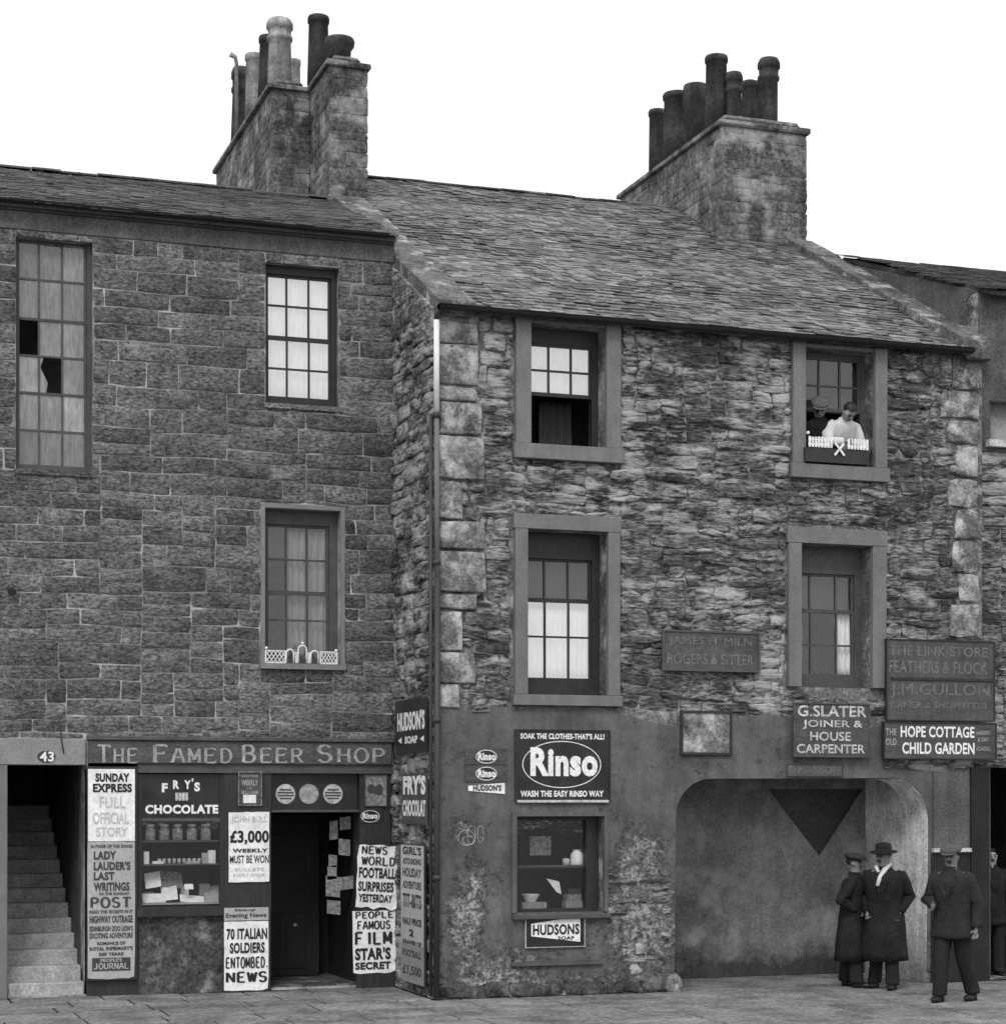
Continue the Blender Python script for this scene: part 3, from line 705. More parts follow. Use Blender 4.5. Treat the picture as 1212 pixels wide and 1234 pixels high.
# peeled, limey patches low on the wall: wear grows towards the foot
wearv = mathn(n, 'ADD', mathn(n, 'MULTIPLY', nz_, .8), mathn(n, 'ADD', mathn(n, 'MULTIPLY', big, .35), low))
wm = mathn(n, 'MULTIPLY', maprange(n, wearv, .70, .82, 0, 1), maprange(n, noi(n, vv, 13, 9, .85), .48, .58, 0, 1)); wm2 = maprange(n, wearv, .645, .72, 0, 1)
c0 = mathn(n, 'MULTIPLY', mathn(n, 'MULTIPLY', maprange(n, noi(n, vv, 1.6, 7, .75), .33, .67, .6, 1.35), maprange(n, noi(n, pos(n, 1, 1, .15), 5, 5, .65), .35, .65, .75, 1.15)), .112)
c0 = mathn(n, 'MULTIPLY', c0, maprange(n, noi(n, vv, 50, 3, .7), .3, .7, .8, 1.2))
rough_c = mathn(n, 'MULTIPLY', maprange(n, noi(n, vv, 15, 7, .8), .4, .62, .2, 2.6), .085)
mxa = nd(n, 'ShaderNodeMix'); mxa.data_type = 'FLOAT'; n.links.new(wm2, mxa.inputs[0]); n.links.new(c0, mxa.inputs[2]); n.links.new(rough_c, mxa.inputs[3])
mxb = nd(n, 'ShaderNodeMix'); mxb.data_type = 'FLOAT'; n.links.new(wm, mxb.inputs[0]); n.links.new(mxa.outputs[0], mxb.inputs[2]); mxb.inputs[3].default_value = .5
n.links.new(mxb.outputs[0], b.inputs['Base Color']); b.inputs['Roughness'].default_value = .85
hh = mathn(n, 'ADD', mathn(n, 'MULTIPLY', wm2, mathn(n, 'MULTIPLY', noi(n, vv, 14, 6, .7), 1.5)), mathn(n, 'SUBTRACT', mathn(n, 'MULTIPLY', noi(n, vv, 40, 3), .1), mathn(n, 'MULTIPLY', wm2, .6)))
bp = nd(n, 'ShaderNodeBump'); bp.inputs['Distance'].default_value = .035; n.links.new(hh, bp.inputs['Height']); n.links.new(bp.outputs[0], b.inputs['Normal'])
M_PEEL = m
W8h = (W8[0], W8[1], W8[2], W8[3])
plate('render_coat', pts, [rloop(W8h)], YR-.03, YR-.001, M_PEEL, house2)
# footing stones under the render and the patch of bared stones left of the pend
ft = sneck(XC+.02, ARC[0][0]-.01, 0, .2, [], .04, [.2], .3, .8); lay(wr, ft, YR-.0, M_RISER, proud=(.02, .04), gap=.012, jit=.02, limit=24, bev=.012)
pr_ = rect(728, 1050, 806, 1185, YR); bare = sneck(pr_[0], pr_[2], .2, pr_[3], [], .04, [.08, .12, .16], .16, .45)
bare = [q for q in bare if rng.random() < .6]
lay(wr, bare, YR-.02, M_STONE_R, proud=(.014, .035), gap=.03, jit=.02, limit=40, bev=.010, bulge=.012)
# left gable (return wall) seen beyond the drainpipe, stones facing the left house
gab = B(); yy0 = YR+.002; yb = YR+2*DR
def gable(bm, xa, xb, eave, yfront, yback, t, d, raise_=0.0):
    prof = [(yfront, 0), (yback, 0), (yback, eave), (yfront+d, eave+t*d+raise_), (yfront, eave+raise_*0)]
    A = [bm.verts.new((xa, y, z)) for y, z in prof]; Bv = [bm.verts.new((xb, y, z)) for y, z in prof]
    bm.faces.new(A); bm.faces.new(Bv[::-1])
    for k in range(len(prof)):
        j = (k+1) % len(prof); bm.faces.new((A[j], A[k], Bv[k], Bv[j]))
gable(gab, XC+.001, XC+GT, ER, YR+.505, yb, TP, DR); wg = mk('gable_wall', gab, M_MORTAR_R, house2)
bm = B(); gable(bm, XE-GT, XE-.001, ER, YR+.505, yb, TP, DR); mk('gable_wall', bm, M_MORTAR_R, house2)
bm = B(); box(bm, XC+GT+.01, XE-GT-.01, yb-.4, yb, 0, ER); mk('rear_walls', bm, M_MORTAR_R, house2)
bm = B()
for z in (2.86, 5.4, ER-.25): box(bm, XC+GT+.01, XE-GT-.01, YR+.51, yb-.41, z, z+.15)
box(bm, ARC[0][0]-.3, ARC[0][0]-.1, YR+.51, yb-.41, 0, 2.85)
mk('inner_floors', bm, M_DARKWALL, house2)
ret = sneck(YR+.02, YL-.01, 0, 9.0, [], .04, [.12, .16, .2, .24, .28], .25, .8, .4)
ret = [[q[0], q[1], q[2], min(q[3], ER+TP*(q[0]-YR)+.03)] for q in ret if q[2] < ER+TP*(q[0]-YR)-.04]
lay(wg, ret, XC+.0, M_STONE_R, proud=(.01, .05), gap=.010, jit=.012, axis='x', limit=120, bev=.012, bulge=.016, tilt=.15)

bm = B(); pf = [(YR+.01, ER-.36), (YL+.02, ER-.36+TP*1.7), (YL+.02, ER+.0+TP*1.7), (YR+.01, ER+.0)]
for x in (XC-.035, XC+.003): bm.faces.new([bm.verts.new((x, y, z)) for y, z in pf])
bm.verts.ensure_lookup_table()
for k in range(4): bm.faces.new((bm.verts[k], bm.verts[(k+1) % 4], bm.verts[4+(k+1) % 4], bm.verts[4+k]))
bmesh.ops.recalc_face_normals(bm, faces=bm.faces); mk('skew_bedding', bm, M_STONE_R, house2)
# ---- roofs
def roofbody(name, x0, x1, y0, z0, d, t, mat, parent, th=.06, back=True):
    bm = B(); pr = [(y0-.12, z0-.12*t), (y0+d, z0+d*t)]
    if back: pr.append((y0+2*d+.1, z0-.1*t))
    up = [[bm.verts.new((x, y, z)) for y, z in pr] for x in (x0, x1)]; dn = [[bm.verts.new((x, y, z-th)) for y, z in pr] for x in (x0, x1)]
    for k in range(len(pr)-1):
        bm.faces.new((up[0][k], up[1][k], up[1][k+1], up[0][k+1])); bm.faces.new((dn[0][k], dn[0][k+1], dn[1][k+1], dn[1][k]))
        for s_ in (0, 1): bm.faces.new((up[s_][k], up[s_][k+1], dn[s_][k+1], dn[s_][k]))
    bm.faces.new((up[0][0], dn[0][0], dn[1][0], up[1][0])); bm.faces.new((up[0][-1], up[1][-1], dn[1][-1], dn[0][-1]))
    bmesh.ops.recalc_face_normals(bm, faces=bm.faces)
    return mk(name, bm, mat, parent)
rr = roofbody('roof', XC+GT-.05, XE-.30, YR, ER+.07, DR, TP, M_SLATE, house2)
slates(rr, XC+GT, XE-.33, YR-.14, ER+.07-.14*TP+.012, DR+.14, TP, M_SLATE, wave=.05, limit=300)
TL = .415; DL = 3.1
rl = roofbody('roof', L_left-.1, XC-.01, YL, EL+.04, DL, TL, M_SLATE_L, house)
slates(rl, L_left, XC-.0, YL-.14, EL+.04-.14*TL+.012, DL+.14, TL, M_SLATE_L, wave=.04, limit=300, prefer=lambda x, k: -k-(50 if x < 1.9 else 0))
def ridge(parent, x0, x1, y, z, mat):
    bm = B(); x = x0
    while x < x1:
        e = min(x+U(.35, .5), x1); q = U(-.012, .012)
        for s_ in (-1, 1):
            v = [bm.verts.new(p) for p in ((x, y, z+.02+q), (e-.01, y, z+.02+q), (e-.01, y+s_*.16, z-.035+q), (x, y+s_*.16, z-.035+q))]; f = bm.faces.new(v)
            r = bmesh.ops.extrude_face_region(bm, geom=[f])
            for u in [g_ for g_ in r['geom'] if isinstance(g_, bmesh.types.BMVert)]: u.co.z += .02
        x = e
    bmesh.ops.recalc_face_normals(bm, faces=bm.faces)
    return mk('ridge_tiles', bm, mat, parent)
ridge(rr, XC+GT, XE-GT, YR+DR, ER+.07+DR*TP+.02, M_SLATE_L); ridge(rl, L_left, XC-.05, YL+DL, EL+.04+DL*TL+.02, M_SLATE_L)
# moss and broken slates make the left ridge uneven
mm = B()
for k in range(120):
    x = U(L_left, 6.2); s = U(.5, 1)*DL if k % 2 else DL+U(-.1, .1)
    r_ = U(.012, .04); z = EL+.07+s*TL
    bmesh.ops.create_icosphere(mm, subdivisions=1, radius=r_, matrix=Matrix.Translation((x, YL+s, z)) @ Matrix.Diagonal((U(1, 2), 1, U(.5, 1), 1)))
mk('moss', mm, M_SLATE_L, rl, kind='stuff')
# ---- skews (gable copings)
def skew(xa, xb, yf, zf, t, d, y_end, mat, lift=.07, top=.14, n=12, name='skew_stone'):
    L = y_end-yf; k = 0; y = yf
    while y < y_end-.02:
        e = min(y+U(.45, .75), y_end); bm = B(); j = U(-.012, .012); j2 = U(-.015, .015)
        pr = []
        for yy in (y+.006, e-.006): pr.append((yy, zf+t*(yy-yf)))
        vts = [bm.verts.new((x, yy, z+dz)) for (yy, z) in pr for x in (xa+j2, xb+j2) for dz in (lift-.12, top+j)]
        for q in ((0, 1, 3, 2), (4, 6, 7, 5), (0, 4, 5, 1), (2, 3, 7, 6), (0, 2, 6, 4), (1, 5, 7, 3)): bm.faces.new([vts[i] for i in q])
        bmesh.ops.recalc_face_normals(bm, faces=bm.faces); bmesh.ops.bevel(bm, geom=list(bm.edges), offset=.012, segments=1, affect='EDGES')
        mk(name, bm, mat, house2); y = e
skew(XC+.004, XC+GT+.03, YR-.1, ER-.05, TP, DR, YR+4.85, M_SKEW, top=.14)
skew(XE-.36, XE+.03, YR-.12, ER-.02, TP, DR, YR+4.65, M_SKEW, top=.17)
# skew putts (the blocks at the foot of each coping)
bm = B(); box(bm, XE-.30, XE+.05, YR-.15, YR+.1, ER-.12, ER+.14, bev=.02); mk('skew_putt', bm, M_SKEW, house2)
# gutters
def gutter(parent, x0, x1, y, z, r=.05, sag=0):
    bm = B(); n = 8; m_ = 14; rows_ = []
    for i in range(m_+1):
        x = x0+(x1-x0)*i/m_; zz = z+sag*math.sin(i*1.9)*.3
        rows_.append([bm.verts.new((x, y+r*math.cos(PI*k/n), zz-r*math.sin(PI*k/n))) for k in range(n+1)])
    for a, b in zip(rows_, rows_[1:]):
        for k in range(n): bm.faces.new((a[k], b[k], b[k+1], a[k+1])).smooth = True
    for e in (0, -1): bm.faces.new(rows_[e] if e else rows_[e][::-1])
    r_ = bmesh.ops.solidify(bm, geom=list(bm.faces), thickness=.005)
    mk('gutter', bm, M_GUT, parent)
gutter(house2, XC-.02, XE-.25, YR-.19, ER+.0, .062, .01); gutter(house, L_left, XC-.12, YL-.17, EL+.0, .035, .01)

# ---- chimneys
def chimney(parent, x0, x1, y0, y1, zb, zt, stones=True, cope=.05):
    bm = B(); box(bm, x0+.012, x1-.012, y0+.012, y1-.012, zb, zt-.002)
    ch = mk('chimney', bm, M_CHIM, parent)
    z = zb
    st_f = sneck(x0, x1, zb, zt, [], .04, [.12, .16, .2, .24], .2, .5, .5); lay(ch, st_f, y0+.01, M_CHIM, proud=(.001, .006), gap=.004, jit=.006, limit=90, bev=.005, bulge=.004, rnd=.02)
    st_s = sneck(y0, y1, zb, zt, [], .04, [.12, .16, .2, .24], .2, .55, .5); lay(ch, st_s, x0+.01, M_CHIM, proud=(.001, .006), gap=.004, jit=.006, axis='x', limit=150, bev=.005, bulge=.004, rnd=.02)
    bm = B(); box(bm, x0-cope, x1+cope, y0-cope, y1+cope, zt, zt+.075, bev=.015)
    for v in bm.verts: v.co += Vector((U(-.008, .008), U(-.008, .008), U(-.008, .008)))
    mk('coping', bm, M_CHIM, ch)
    bm = B(); box(bm, x0+.06, x1-.06, y0+.06, y1-.06, zt+.076, zt+.19, bev=.05); mk('haunching', bm, M_SKEW, ch)
    return ch
def pot(ch, x, y, z, h, r, mat, kind='plain', tilt=0):
    bm = B()
    if kind == 'plain': prof = [(r*1.08, 0), (r*1.02, h*.5), (r*.97, h-.10), (r*1.08, h-.09), (r*1.10, h-.03), (r*1.02, h), (r*.85, h+.002), (r*.80, h-.12)]
    elif kind == 'banded': prof = [(r*1.05, 0), (r*1.0, h*.3), (r*.93, h*.70), (r*1.08, h*.72), (r*1.08, h*.76), (r*.95, h*.78), (r*.97, h*.86), (r*1.12, h*.88), (r*1.12, h*.94), (r*.92, h), (r*.75, h), (r*.7, h*.92)]
    elif kind == 'squat': prof = [(r*.85, 0), (r*.9, h*.6), (r*1.15, h*.75), (r*1.2, h*.9), (r*1.1, h), (r*.85, h), (r*.8, h*.9)]
    else: prof = [(r, 0), (r*.95, h*.85), (r*1.05, h*.87), (r*1.05, h*.95), (r*.8, h), (r*.6, h)]
    lathe(bm, prof, (0, 0, 0), 18)
    bmesh.ops.rotate(bm, verts=bm.verts, matrix=Matrix.Rotation(tilt, 3, 'Y'))
    for v in bm.verts: v.co += Vector((x, y, z))
    return mk('chimney_pot', bm, mat, ch)
zT = 12.38
cA = chimney(house2, 6.2, 6.74, 28.0, 32.1, 9.3, zT)
cB = chimney(house2, 6.76, 7.30, 26.9, 30.2, 9.6, zT+.02)
def potpx(ch, px, pyt, y, zb, wpx, mat, kind='plain', tilt=0):
    a = P(px, pyt, y); r = (1.12 if px < 600 else 1.22)*wpx/F*(y/CT)/2; pot(ch, a.x, y, zb, a.z-zb, r, mat, kind, tilt)
potpx(cA, 337, 24, 28.4, zT+.09, 25, M_POT_L, 'banded')
potpx(cA, 322, 44, 29.1, zT+.09, 19, M_POT_D, 'plain', .02)
potpx(cA, 307, 66, 29.9, zT+.09, 19, M_POT_L, 'plain')
potpx(cA, 289, 82, 31.3, zT+.09, 19, M_POT_D, 'banded', .02)
potpx(cA, 355, 72, 29.9, zT+.05, 12, M_POT_L, 'plain')
potpx(cB, 383, 20, 27.9, zT+.09, 21, M_POT_D, 'plain', .01)
potpx(cB, 409, 47, 27.2, zT+.11, 27, M_POT_D, 'squat')
bm = B(); a = P(285, 95, 31.0); tube(bm, [(a.x, 31.0, zT+.1), (a.x, 31.0, a.z+.25), (a.x-.02, 31.0, a.z+.34), (a.x-.1, 31, a.z+.38)], [.03, .03, .035, .05], 8); mk('flue_cowl', bm, M_POT_L, cA)
zT2 = 12.16
cR = chimney(house2, 12.6, 13.99, 26.7, 30.6, 9.3, zT2)
potpx(cR, 792, 133, 30.1, zT2+.09, 17, M_POT_D); potpx(cR, 815, 113, 29.3, zT2+.09, 26, M_POT_D); potpx(cR, 838, 103, 28.5, zT2+.09, 22, M_POT_D, 'squat')
potpx(cR, 863, 68, 27.8, zT2+.09, 22, M_POT_D); potpx(cR, 884, 88, 27.6, zT2+.09, 17, M_POT_D, 'banded'); potpx(cR, 905, 100, 28.2, zT2+.09, 20, M_POT_D)
potpx(cR, 924, 71, 27.1, zT2+.09, 21, M_POT_D, 'banded', .03); potpx(cR, 903, 98, 27.0, zT2+.09, 14, M_POT_D)

# ---- windows of the right house
dd = .22; Yg = YR+dd
sash_window(house2, W4, YR, dd, [gx(q, Yg) for q in (636, 660.5, 687.5, 712)], [gz(q, 672, Yg) for q in (479, 448, 416)], meet=(), matP=M_GLASSB, open_below=True)
sash_window(house2, W5, YR, dd, [gx(q, Yg) for q in (632, 656, 684.5, 712)], [gz(q, 672, Yg) for q in (822, 768, 724, 674)], meet=(2,), meetw=.05, special={(c_, r_): M_GLASSB for c_ in range(3) for r_ in (0, 1)})
sash_window(house2, W6, YR, dd, [gx(q, Yg) for q in (964, 986, 1011, 1035)], [gz(q, 1000, Yg) for q in (497, 466, 432)], matS=M_SASH_G, open_below=True)
sash_window(house2, W7, YR, dd, [gx(q, Yg) for q in (960, 976, 1007, 1028)], [gz(q, 995, Yg) for q in (817, 778, 737, 692)], meet=(2,), matS=M_SASH_G)
G = YR+.28
curtain('white lace half curtain across the lower sash of the window above the big soap sign', gx(630, G), gx(713, G), gz(818, 670, G), gz(734, 670, G), G, M_CLOTHW, 14, .014, 'net_curtain')
curtain('added white cloth standing for sky reflection, upper sash of the part open window', gx(633, G), gx(712, G), gz(478, 670, G), gz(414, 670, G), G, M_CLOTHW, 10, .01, 'net_curtain')  # added as well: white cloth paints the sky reflection on these panes
curtain('white curtain gathered at the right side of the window above the joiner sign', gx(1004, G), gx(1024, G), gz(817, 1010, G), gz(738, 1010, G), G, M_CLOTHW, 3, .02, lean=.3)
curtain('narrow dingy curtain at the left edge of the window above the joiner sign', gx(958, G), gx(966, G), gz(817, 960, G), gz(738, 960, G), G, M_CLOTHW, 2, .015)
curtain('limp grey curtain edge hanging in the open lower half of the upper left window', gx(660, G), gx(700, G), gz(536, 670, G), gz(478, 670, G), G+.3, M_BLIND, 4, .02)
for lab, a, b, c, d, px in (('drab blind drawn down in the window above the big soap sign', 630, 714, 722, 668, 670), ('drab blind drawn half down in the window above the joiner sign', 957, 1030, 738, 688, 995), ('grey blind behind the upper sash over the two people at the window', 961, 1040, 497, 428, 1000)):
    bm = B(); box(bm, gx(a, G), gx(b, G), G+.06, G+.066, gz(c, px, G), gz(d, px, G)); o = mk('roller_blind', bm, M_BLIND); tag(o, lab, 'blind')

for w_, Yw_, hs_ in ((W4, YR, house2), (W6, YR, house2), (W1, YL, house)):
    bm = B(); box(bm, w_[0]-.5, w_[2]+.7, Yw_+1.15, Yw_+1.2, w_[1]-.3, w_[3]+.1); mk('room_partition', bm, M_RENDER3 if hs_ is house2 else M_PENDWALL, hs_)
# ---- the pend (arched passage)
bx1 = AX1-.01; YP = YR+1.55
def tri_plate():
    a = P(925, 951, YP); b = P(1053, 951, YP); c = P(987, 1032, YP); b.x = min(b.x, AX1-.04)
    lo = P(800, 1100, YP).x
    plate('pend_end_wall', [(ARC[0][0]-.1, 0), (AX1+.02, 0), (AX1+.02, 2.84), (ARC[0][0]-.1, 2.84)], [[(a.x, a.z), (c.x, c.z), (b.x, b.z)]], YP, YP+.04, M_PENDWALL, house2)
    bm = B(); box(bm, a.x-.1, b.x+.05, YP+.06, YP+.09, c.z-.1, a.z+.1); mk('recess_panel', bm, M_TRI, house2)
tri_plate()
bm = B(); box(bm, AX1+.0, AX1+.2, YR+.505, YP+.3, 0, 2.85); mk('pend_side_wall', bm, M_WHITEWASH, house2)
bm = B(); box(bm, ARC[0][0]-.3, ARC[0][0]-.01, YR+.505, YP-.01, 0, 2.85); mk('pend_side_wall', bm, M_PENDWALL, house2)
# whitewashed lining on the right jamb of the arch
bm = B(); lin = [q for q in ARC if q[0] > AX1-.62]; v0 = []
for (x, z) in lin: v0.append([bm.verts.new((x-.006 if z < AZ-.3 else x-.003, y, z-(.006 if z > AZ-.3 else 0))) for y in (YR-.025, YR+.5)])
for a, b in zip(v0, v0[1:]): bm.faces.new((a[0], a[1], b[1], b[0]))
r_ = bmesh.ops.extrude_face_region(bm, geom=list(bm.faces))
for v in [e for e in r_['geom'] if isinstance(e, bmesh.types.BMVert)]: v.co.x += .004
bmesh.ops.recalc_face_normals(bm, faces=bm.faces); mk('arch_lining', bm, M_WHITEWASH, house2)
bm = B(); box(bm, ARC[0][0]-.02, AX1+.1, YR-.0, YP, -.1, -.004); mk('pend_floor', bm, M_FLAG, house2)
b2 = B(); a = P(815, 1190, YR-.1); bmesh.ops.create_icosphere(b2, subdivisions=2, radius=.14, matrix=Matrix.Translation((a.x, YR+.05, .06)) @ Matrix.Diagonal((1, 1.2, 1.25, 1)))
for v in b2.verts: v.co += Vector(noise.noise_vector(v.co*6))*.03
o = mk('guard_stone', b2, M_QUOIN, smooth=True); tag(o, 'small rounded guard stone at the left foot of the arch', 'guard stone')

# right of the pend: a strip of paler wall with a ledge, then added black boards painting in the shade
a = rect(1122, 930, 1164, 1022, YR); bm = B(); box(bm, a[0], a[2], YR-.055, YR-.032, a[1], a[3]); mk('pale_wall_panel', bm, M_RENDER3, house2)
bm = B(); box(bm, a[0]-.02, a[2]+.02, YR-.1, YR-.034, a[1]-.05, a[1]-.002); mk('ledge', bm, M_LETM, house2)
a = rect(1167, 925, 1182, 1180, YR); bm = B(); box(bm, a[0], XE+.07, YR-.06, YR-.032, 0, a[3]); mk('shade_strip', bm, M_BLACK, house2)
q_ = rect(1120, 1029, 1166, 1180, YR); bm = B(); box(bm, q_[0], q_[2]-.004, YR-.05, YR-.032, 0.01, q_[3]); mk('shade_board', bm, M_BLACK, house2)

# ================================================================ THIRD HOUSE (far right)
house3 = empty('far_right_house', (XE+2.5, YT+3, 0), 'house at the far right edge with mossy roof and dark ground floor doorway', 'building')
E3 = P(1200, 354, YT).z; X3 = 19.5
D3 = (XE+.02, 0, XE+1.5, P(1190, 925, YT).z); W9 = rect(1190, 486, 1260, 533, YT)
w3 = plate('wall', [(XE+.003, 0), (X3, 0), (X3, E3), (XE+.003, E3)], [rloop(W9), rloop((D3[0]+.01, .02, D3[2], D3[3]))], YT, YT+.4, M_MORTAR_R, house3)
st = sneck(XE+.01, X3, 0, P(1200, 640, YT).z, [D3], .04, [.12, .16, .2, .24], .25, .7, .5)
st += sneck(XE+.01, X3, P(1200, 640, YT).z, P(1200, 545, YT).z, [], .04, [.12, .16, .2], .25, .7, .5)
lay(w3, st, YT, M_STONE_R, proud=(.006, .04), gap=.010, jit=.014, warp=.08, limit=200, bev=.012, bulge=.016, tilt=.18)
bm = B(); z0 = P(1200, 545, YT).z
plate('render_coat', [(XE+.005, z0), (X3, z0), (X3, E3-.01), (XE+.005, E3-.01)], [rloop(W9)], YT-.03, YT-.001, M_RENDER3, house3)
bm = B(); box(bm, W9[0]-.05, W9[2]+.05, YT-.12, YT+.1, W9[1]-.09, W9[1]-.002); mk('window_sill', bm, M_LETM, house3)
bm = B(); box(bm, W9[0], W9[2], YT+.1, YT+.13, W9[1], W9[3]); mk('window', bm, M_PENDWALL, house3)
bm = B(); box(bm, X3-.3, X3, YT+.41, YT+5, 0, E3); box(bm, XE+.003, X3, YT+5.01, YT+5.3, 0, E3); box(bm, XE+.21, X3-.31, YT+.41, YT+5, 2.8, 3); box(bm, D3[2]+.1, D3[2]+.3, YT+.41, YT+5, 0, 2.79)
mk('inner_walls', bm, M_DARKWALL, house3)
bm = B(); pf = [(YT+.005, 0), (YT+6.4, 0), (YT+6.4, E3+.1), (YT+3.6, E3+.02+.36*3.6-.03), (YT+.005, E3+.02)]
for x in (XE+.006, XE+.19): bm.faces.new([bm.verts.new((x, y, z)) for y, z in pf])
bm.verts.ensure_lookup_table()
for k in range(5): bm.faces.new((bm.verts[k], bm.verts[(k+1) % 5], bm.verts[5+(k+1) % 5], bm.verts[5+k]))
bmesh.ops.recalc_face_normals(bm, faces=bm.faces); mk('gable_wall', bm, M_EAVE, house3)
r3 = roofbody('roof', XE+.06, X3, YT-.1, E3+.03, 3.7, .36, M_SLATE_L, house3)
slates(r3, XE+.05, X3, YT-.24, E3+.03-.14*.36+.012, 3.8, .36, M_SLATE_L, wave=.05, limit=120)

# ================================================================ SHOP FRONT (part of the left house)
YF = YL-.06
def px_box(name, px0, py0, px1, py1, mat, parent, y0=-.05, y1=.0, Y=YL, bev=0, foot=False):
    a = rect(px0, py0, px1, py1, Y); bm = B(); box(bm, a[0], a[2], Y+y0, Y+y1, 0.0 if foot else a[1], a[3], bev=bev)
    return mk(name, bm, mat, parent)
sf = empty('beer_shop', (P(290, 1000, YL).x, YL, 0), 'dark timber shop front of the beer shop with display window and open doorway', 'shop')
px_box('stall_riser', 165, 1104, 270, 1190, M_RISER, sf, -.02, .1, foot=True)
px_box('corner_post', 104, 927, 167, 1190, M_WOOD_D, sf, -.03, .12, foot=True)
px_box('middle_pillar', 270, 927, 326, 1190, M_WOOD_D, sf, -.03, .14, foot=True)
px_box('right_pillar', 433, 927, 470, 1190, M_WOOD_D, sf, -.02, .2, foot=True)
px_box('top_rail', 165, 921, 471, 932, M_WOOD_M, sf, -.055, .1)
# display window
wx = rect(169, 933, 267, 1100, YL); cz_ = rect(169, 992, 267, 994, YL)
sw = px_box('window_frame', 165, 933, 170.5, 1101, M_WOOD_D, sf, -.02, .06)
px_box('window_frame', 264.5, 933, 270, 1101, M_WOOD_D, sf, -.02, .06)
px_box('window_sill', 163, 1093, 270, 1104, M_WOOD_D, sf, -.09, .12)
px_box('transom', 170.6, 986, 264.4, 990, M_WOOD_M, sf, -.02, .05)
px_box('fascia_glass_panel', 170.6, 933, 264.4, 985.9, M_SIGNDK, sf, .0, .02)
px_box('pane', 170.6, 990.3, 264.4, 1092.8, M_GLASS, sf, .008, .012)
a = rect(168, 988, 268, 1096, YL)
bm = B(); box(bm, a[0], a[2], YL+.75, YL+.79, a[1]-.15, a[3]+.7); box(bm, a[0]-.06, a[0]-.02, YL+.1, YL+.8, a[1]-.15, a[3]+.7); box(bm, a[2]+.02, a[2]+.06, YL+.1, YL+.8, a[1]-.15, a[3]+.7); mk('display_case', bm, M_WOOD_D, sf)
zsh = [P(215, q, YL+.1).z for q in (1088, 1041, 1013)]
for k, z in enumerate(zsh):
    bm = B(); box(bm, a[0]-.01, a[2]+.01, YL+.03, YL+(.74 if k == 0 else .22), z-.018, z); mk('shelf', bm, M_WOOD_M if k else M_PAPERG, sf)
# fanlight and door
px_box('fanlight', 327, 933, 432, 976, M_SIGNDK, sf, .05, .07)
fr = B(); q = rect(327, 933, 432, 976, YL); box(fr, q[0], q[2], YL-.02, YL+.08, q[1]-.03, q[1]-.001); mk('door_head', fr, M_WOOD_M, sf)
for k, px in enumerate((344, 372, 401)):
    c = P(px, 957, YL+.05); rr_ = 12.0/F*24.3; bm = B()
    bmesh.ops.create_cone(bm, cap_ends=True, segments=28, radius1=rr_, radius2=rr_, depth=.006, matrix=Matrix.Translation((c.x, c.y-.004, c.z)) @ Matrix.Rotation(R(90), 4, 'X'))
    d = mk('fanlight_roundel', bm, M_LETM if k != 1 else M_LETG, sf)
    if k != 1:
        bm = B()
        for z, w_ in ((.05, .07), (.015, .1), (-.02, .1), (-.055, .07)): box(bm, c.x-w_, c.x+w_, c.y-.0095, c.y-.0075, c.z+z-.009, c.z+z+.009)
        mk('lettering', bm, M_INKG, d)
q = rect(327, 978, 432, 1190, YL)
# doorway recess: floor step, side boards, door leaf standing open inside
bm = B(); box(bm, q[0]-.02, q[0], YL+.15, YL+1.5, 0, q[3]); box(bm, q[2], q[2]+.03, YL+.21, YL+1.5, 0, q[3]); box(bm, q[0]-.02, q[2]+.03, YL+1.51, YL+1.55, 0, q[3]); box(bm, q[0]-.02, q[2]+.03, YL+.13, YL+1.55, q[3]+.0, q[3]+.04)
mk('door_recess', bm, M_BLACK, sf)
bm = B(); box(bm, q[0], q[2], YL+.02, YL+1.5, 0, .05); mk('threshold', bm, M_RISER, sf)
dl = B(); xa = q[0]+.03; box(dl, q[0]+.02, q[2]-.2, YL+1.2, YL+1.24, .06, q[3]-.05); door = mk('door', dl, M_BLACK, sf)
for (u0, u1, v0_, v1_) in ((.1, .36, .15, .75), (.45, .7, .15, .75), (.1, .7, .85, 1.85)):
    bm = B(); box(bm, q[0]+u0, q[0]+u1, YL+1.185, YL+1.199, v0_, v1_, bev=.006); mk('door_panel', bm, M_BLACK, door)
bm = B(); bmesh.ops.create_icosphere(bm, subdivisions=2, radius=.025, matrix=Matrix.Translation((P(355, 1115, YL+1.2).x, YL+1.17, P(355, 1115, YL+1.2).z))); mk('handle', bm, M_LETG, door)

# fascia sign
fs = empty('shop_sign', (P(290, 910, YL).x, YL, P(290, 927, YL).z), 'long weathered fascia board reading THE FAMED BEER SHOP over the shop front', 'sign')
px_box('board', 106, 894, 470, 921, M_FASCIA, fs, -.09, -.002, bev=.006)
px_box('cornice', 104, 889, 472, 893.6, M_FASCIA, fs, -.12, -.002, bev=.006)
YS = YL-.0935
for s_, a, b in (('THE', 118, 166), ('FAMED', 184, 280), ('BEER', 291, 366), ('SHOP', 382, 464)):
    q = rect(a, 897.5, b, 920, YS)
    letters(fs, s_, q, YS, M_LETG, serif=.22, small=.82, wt=.19)

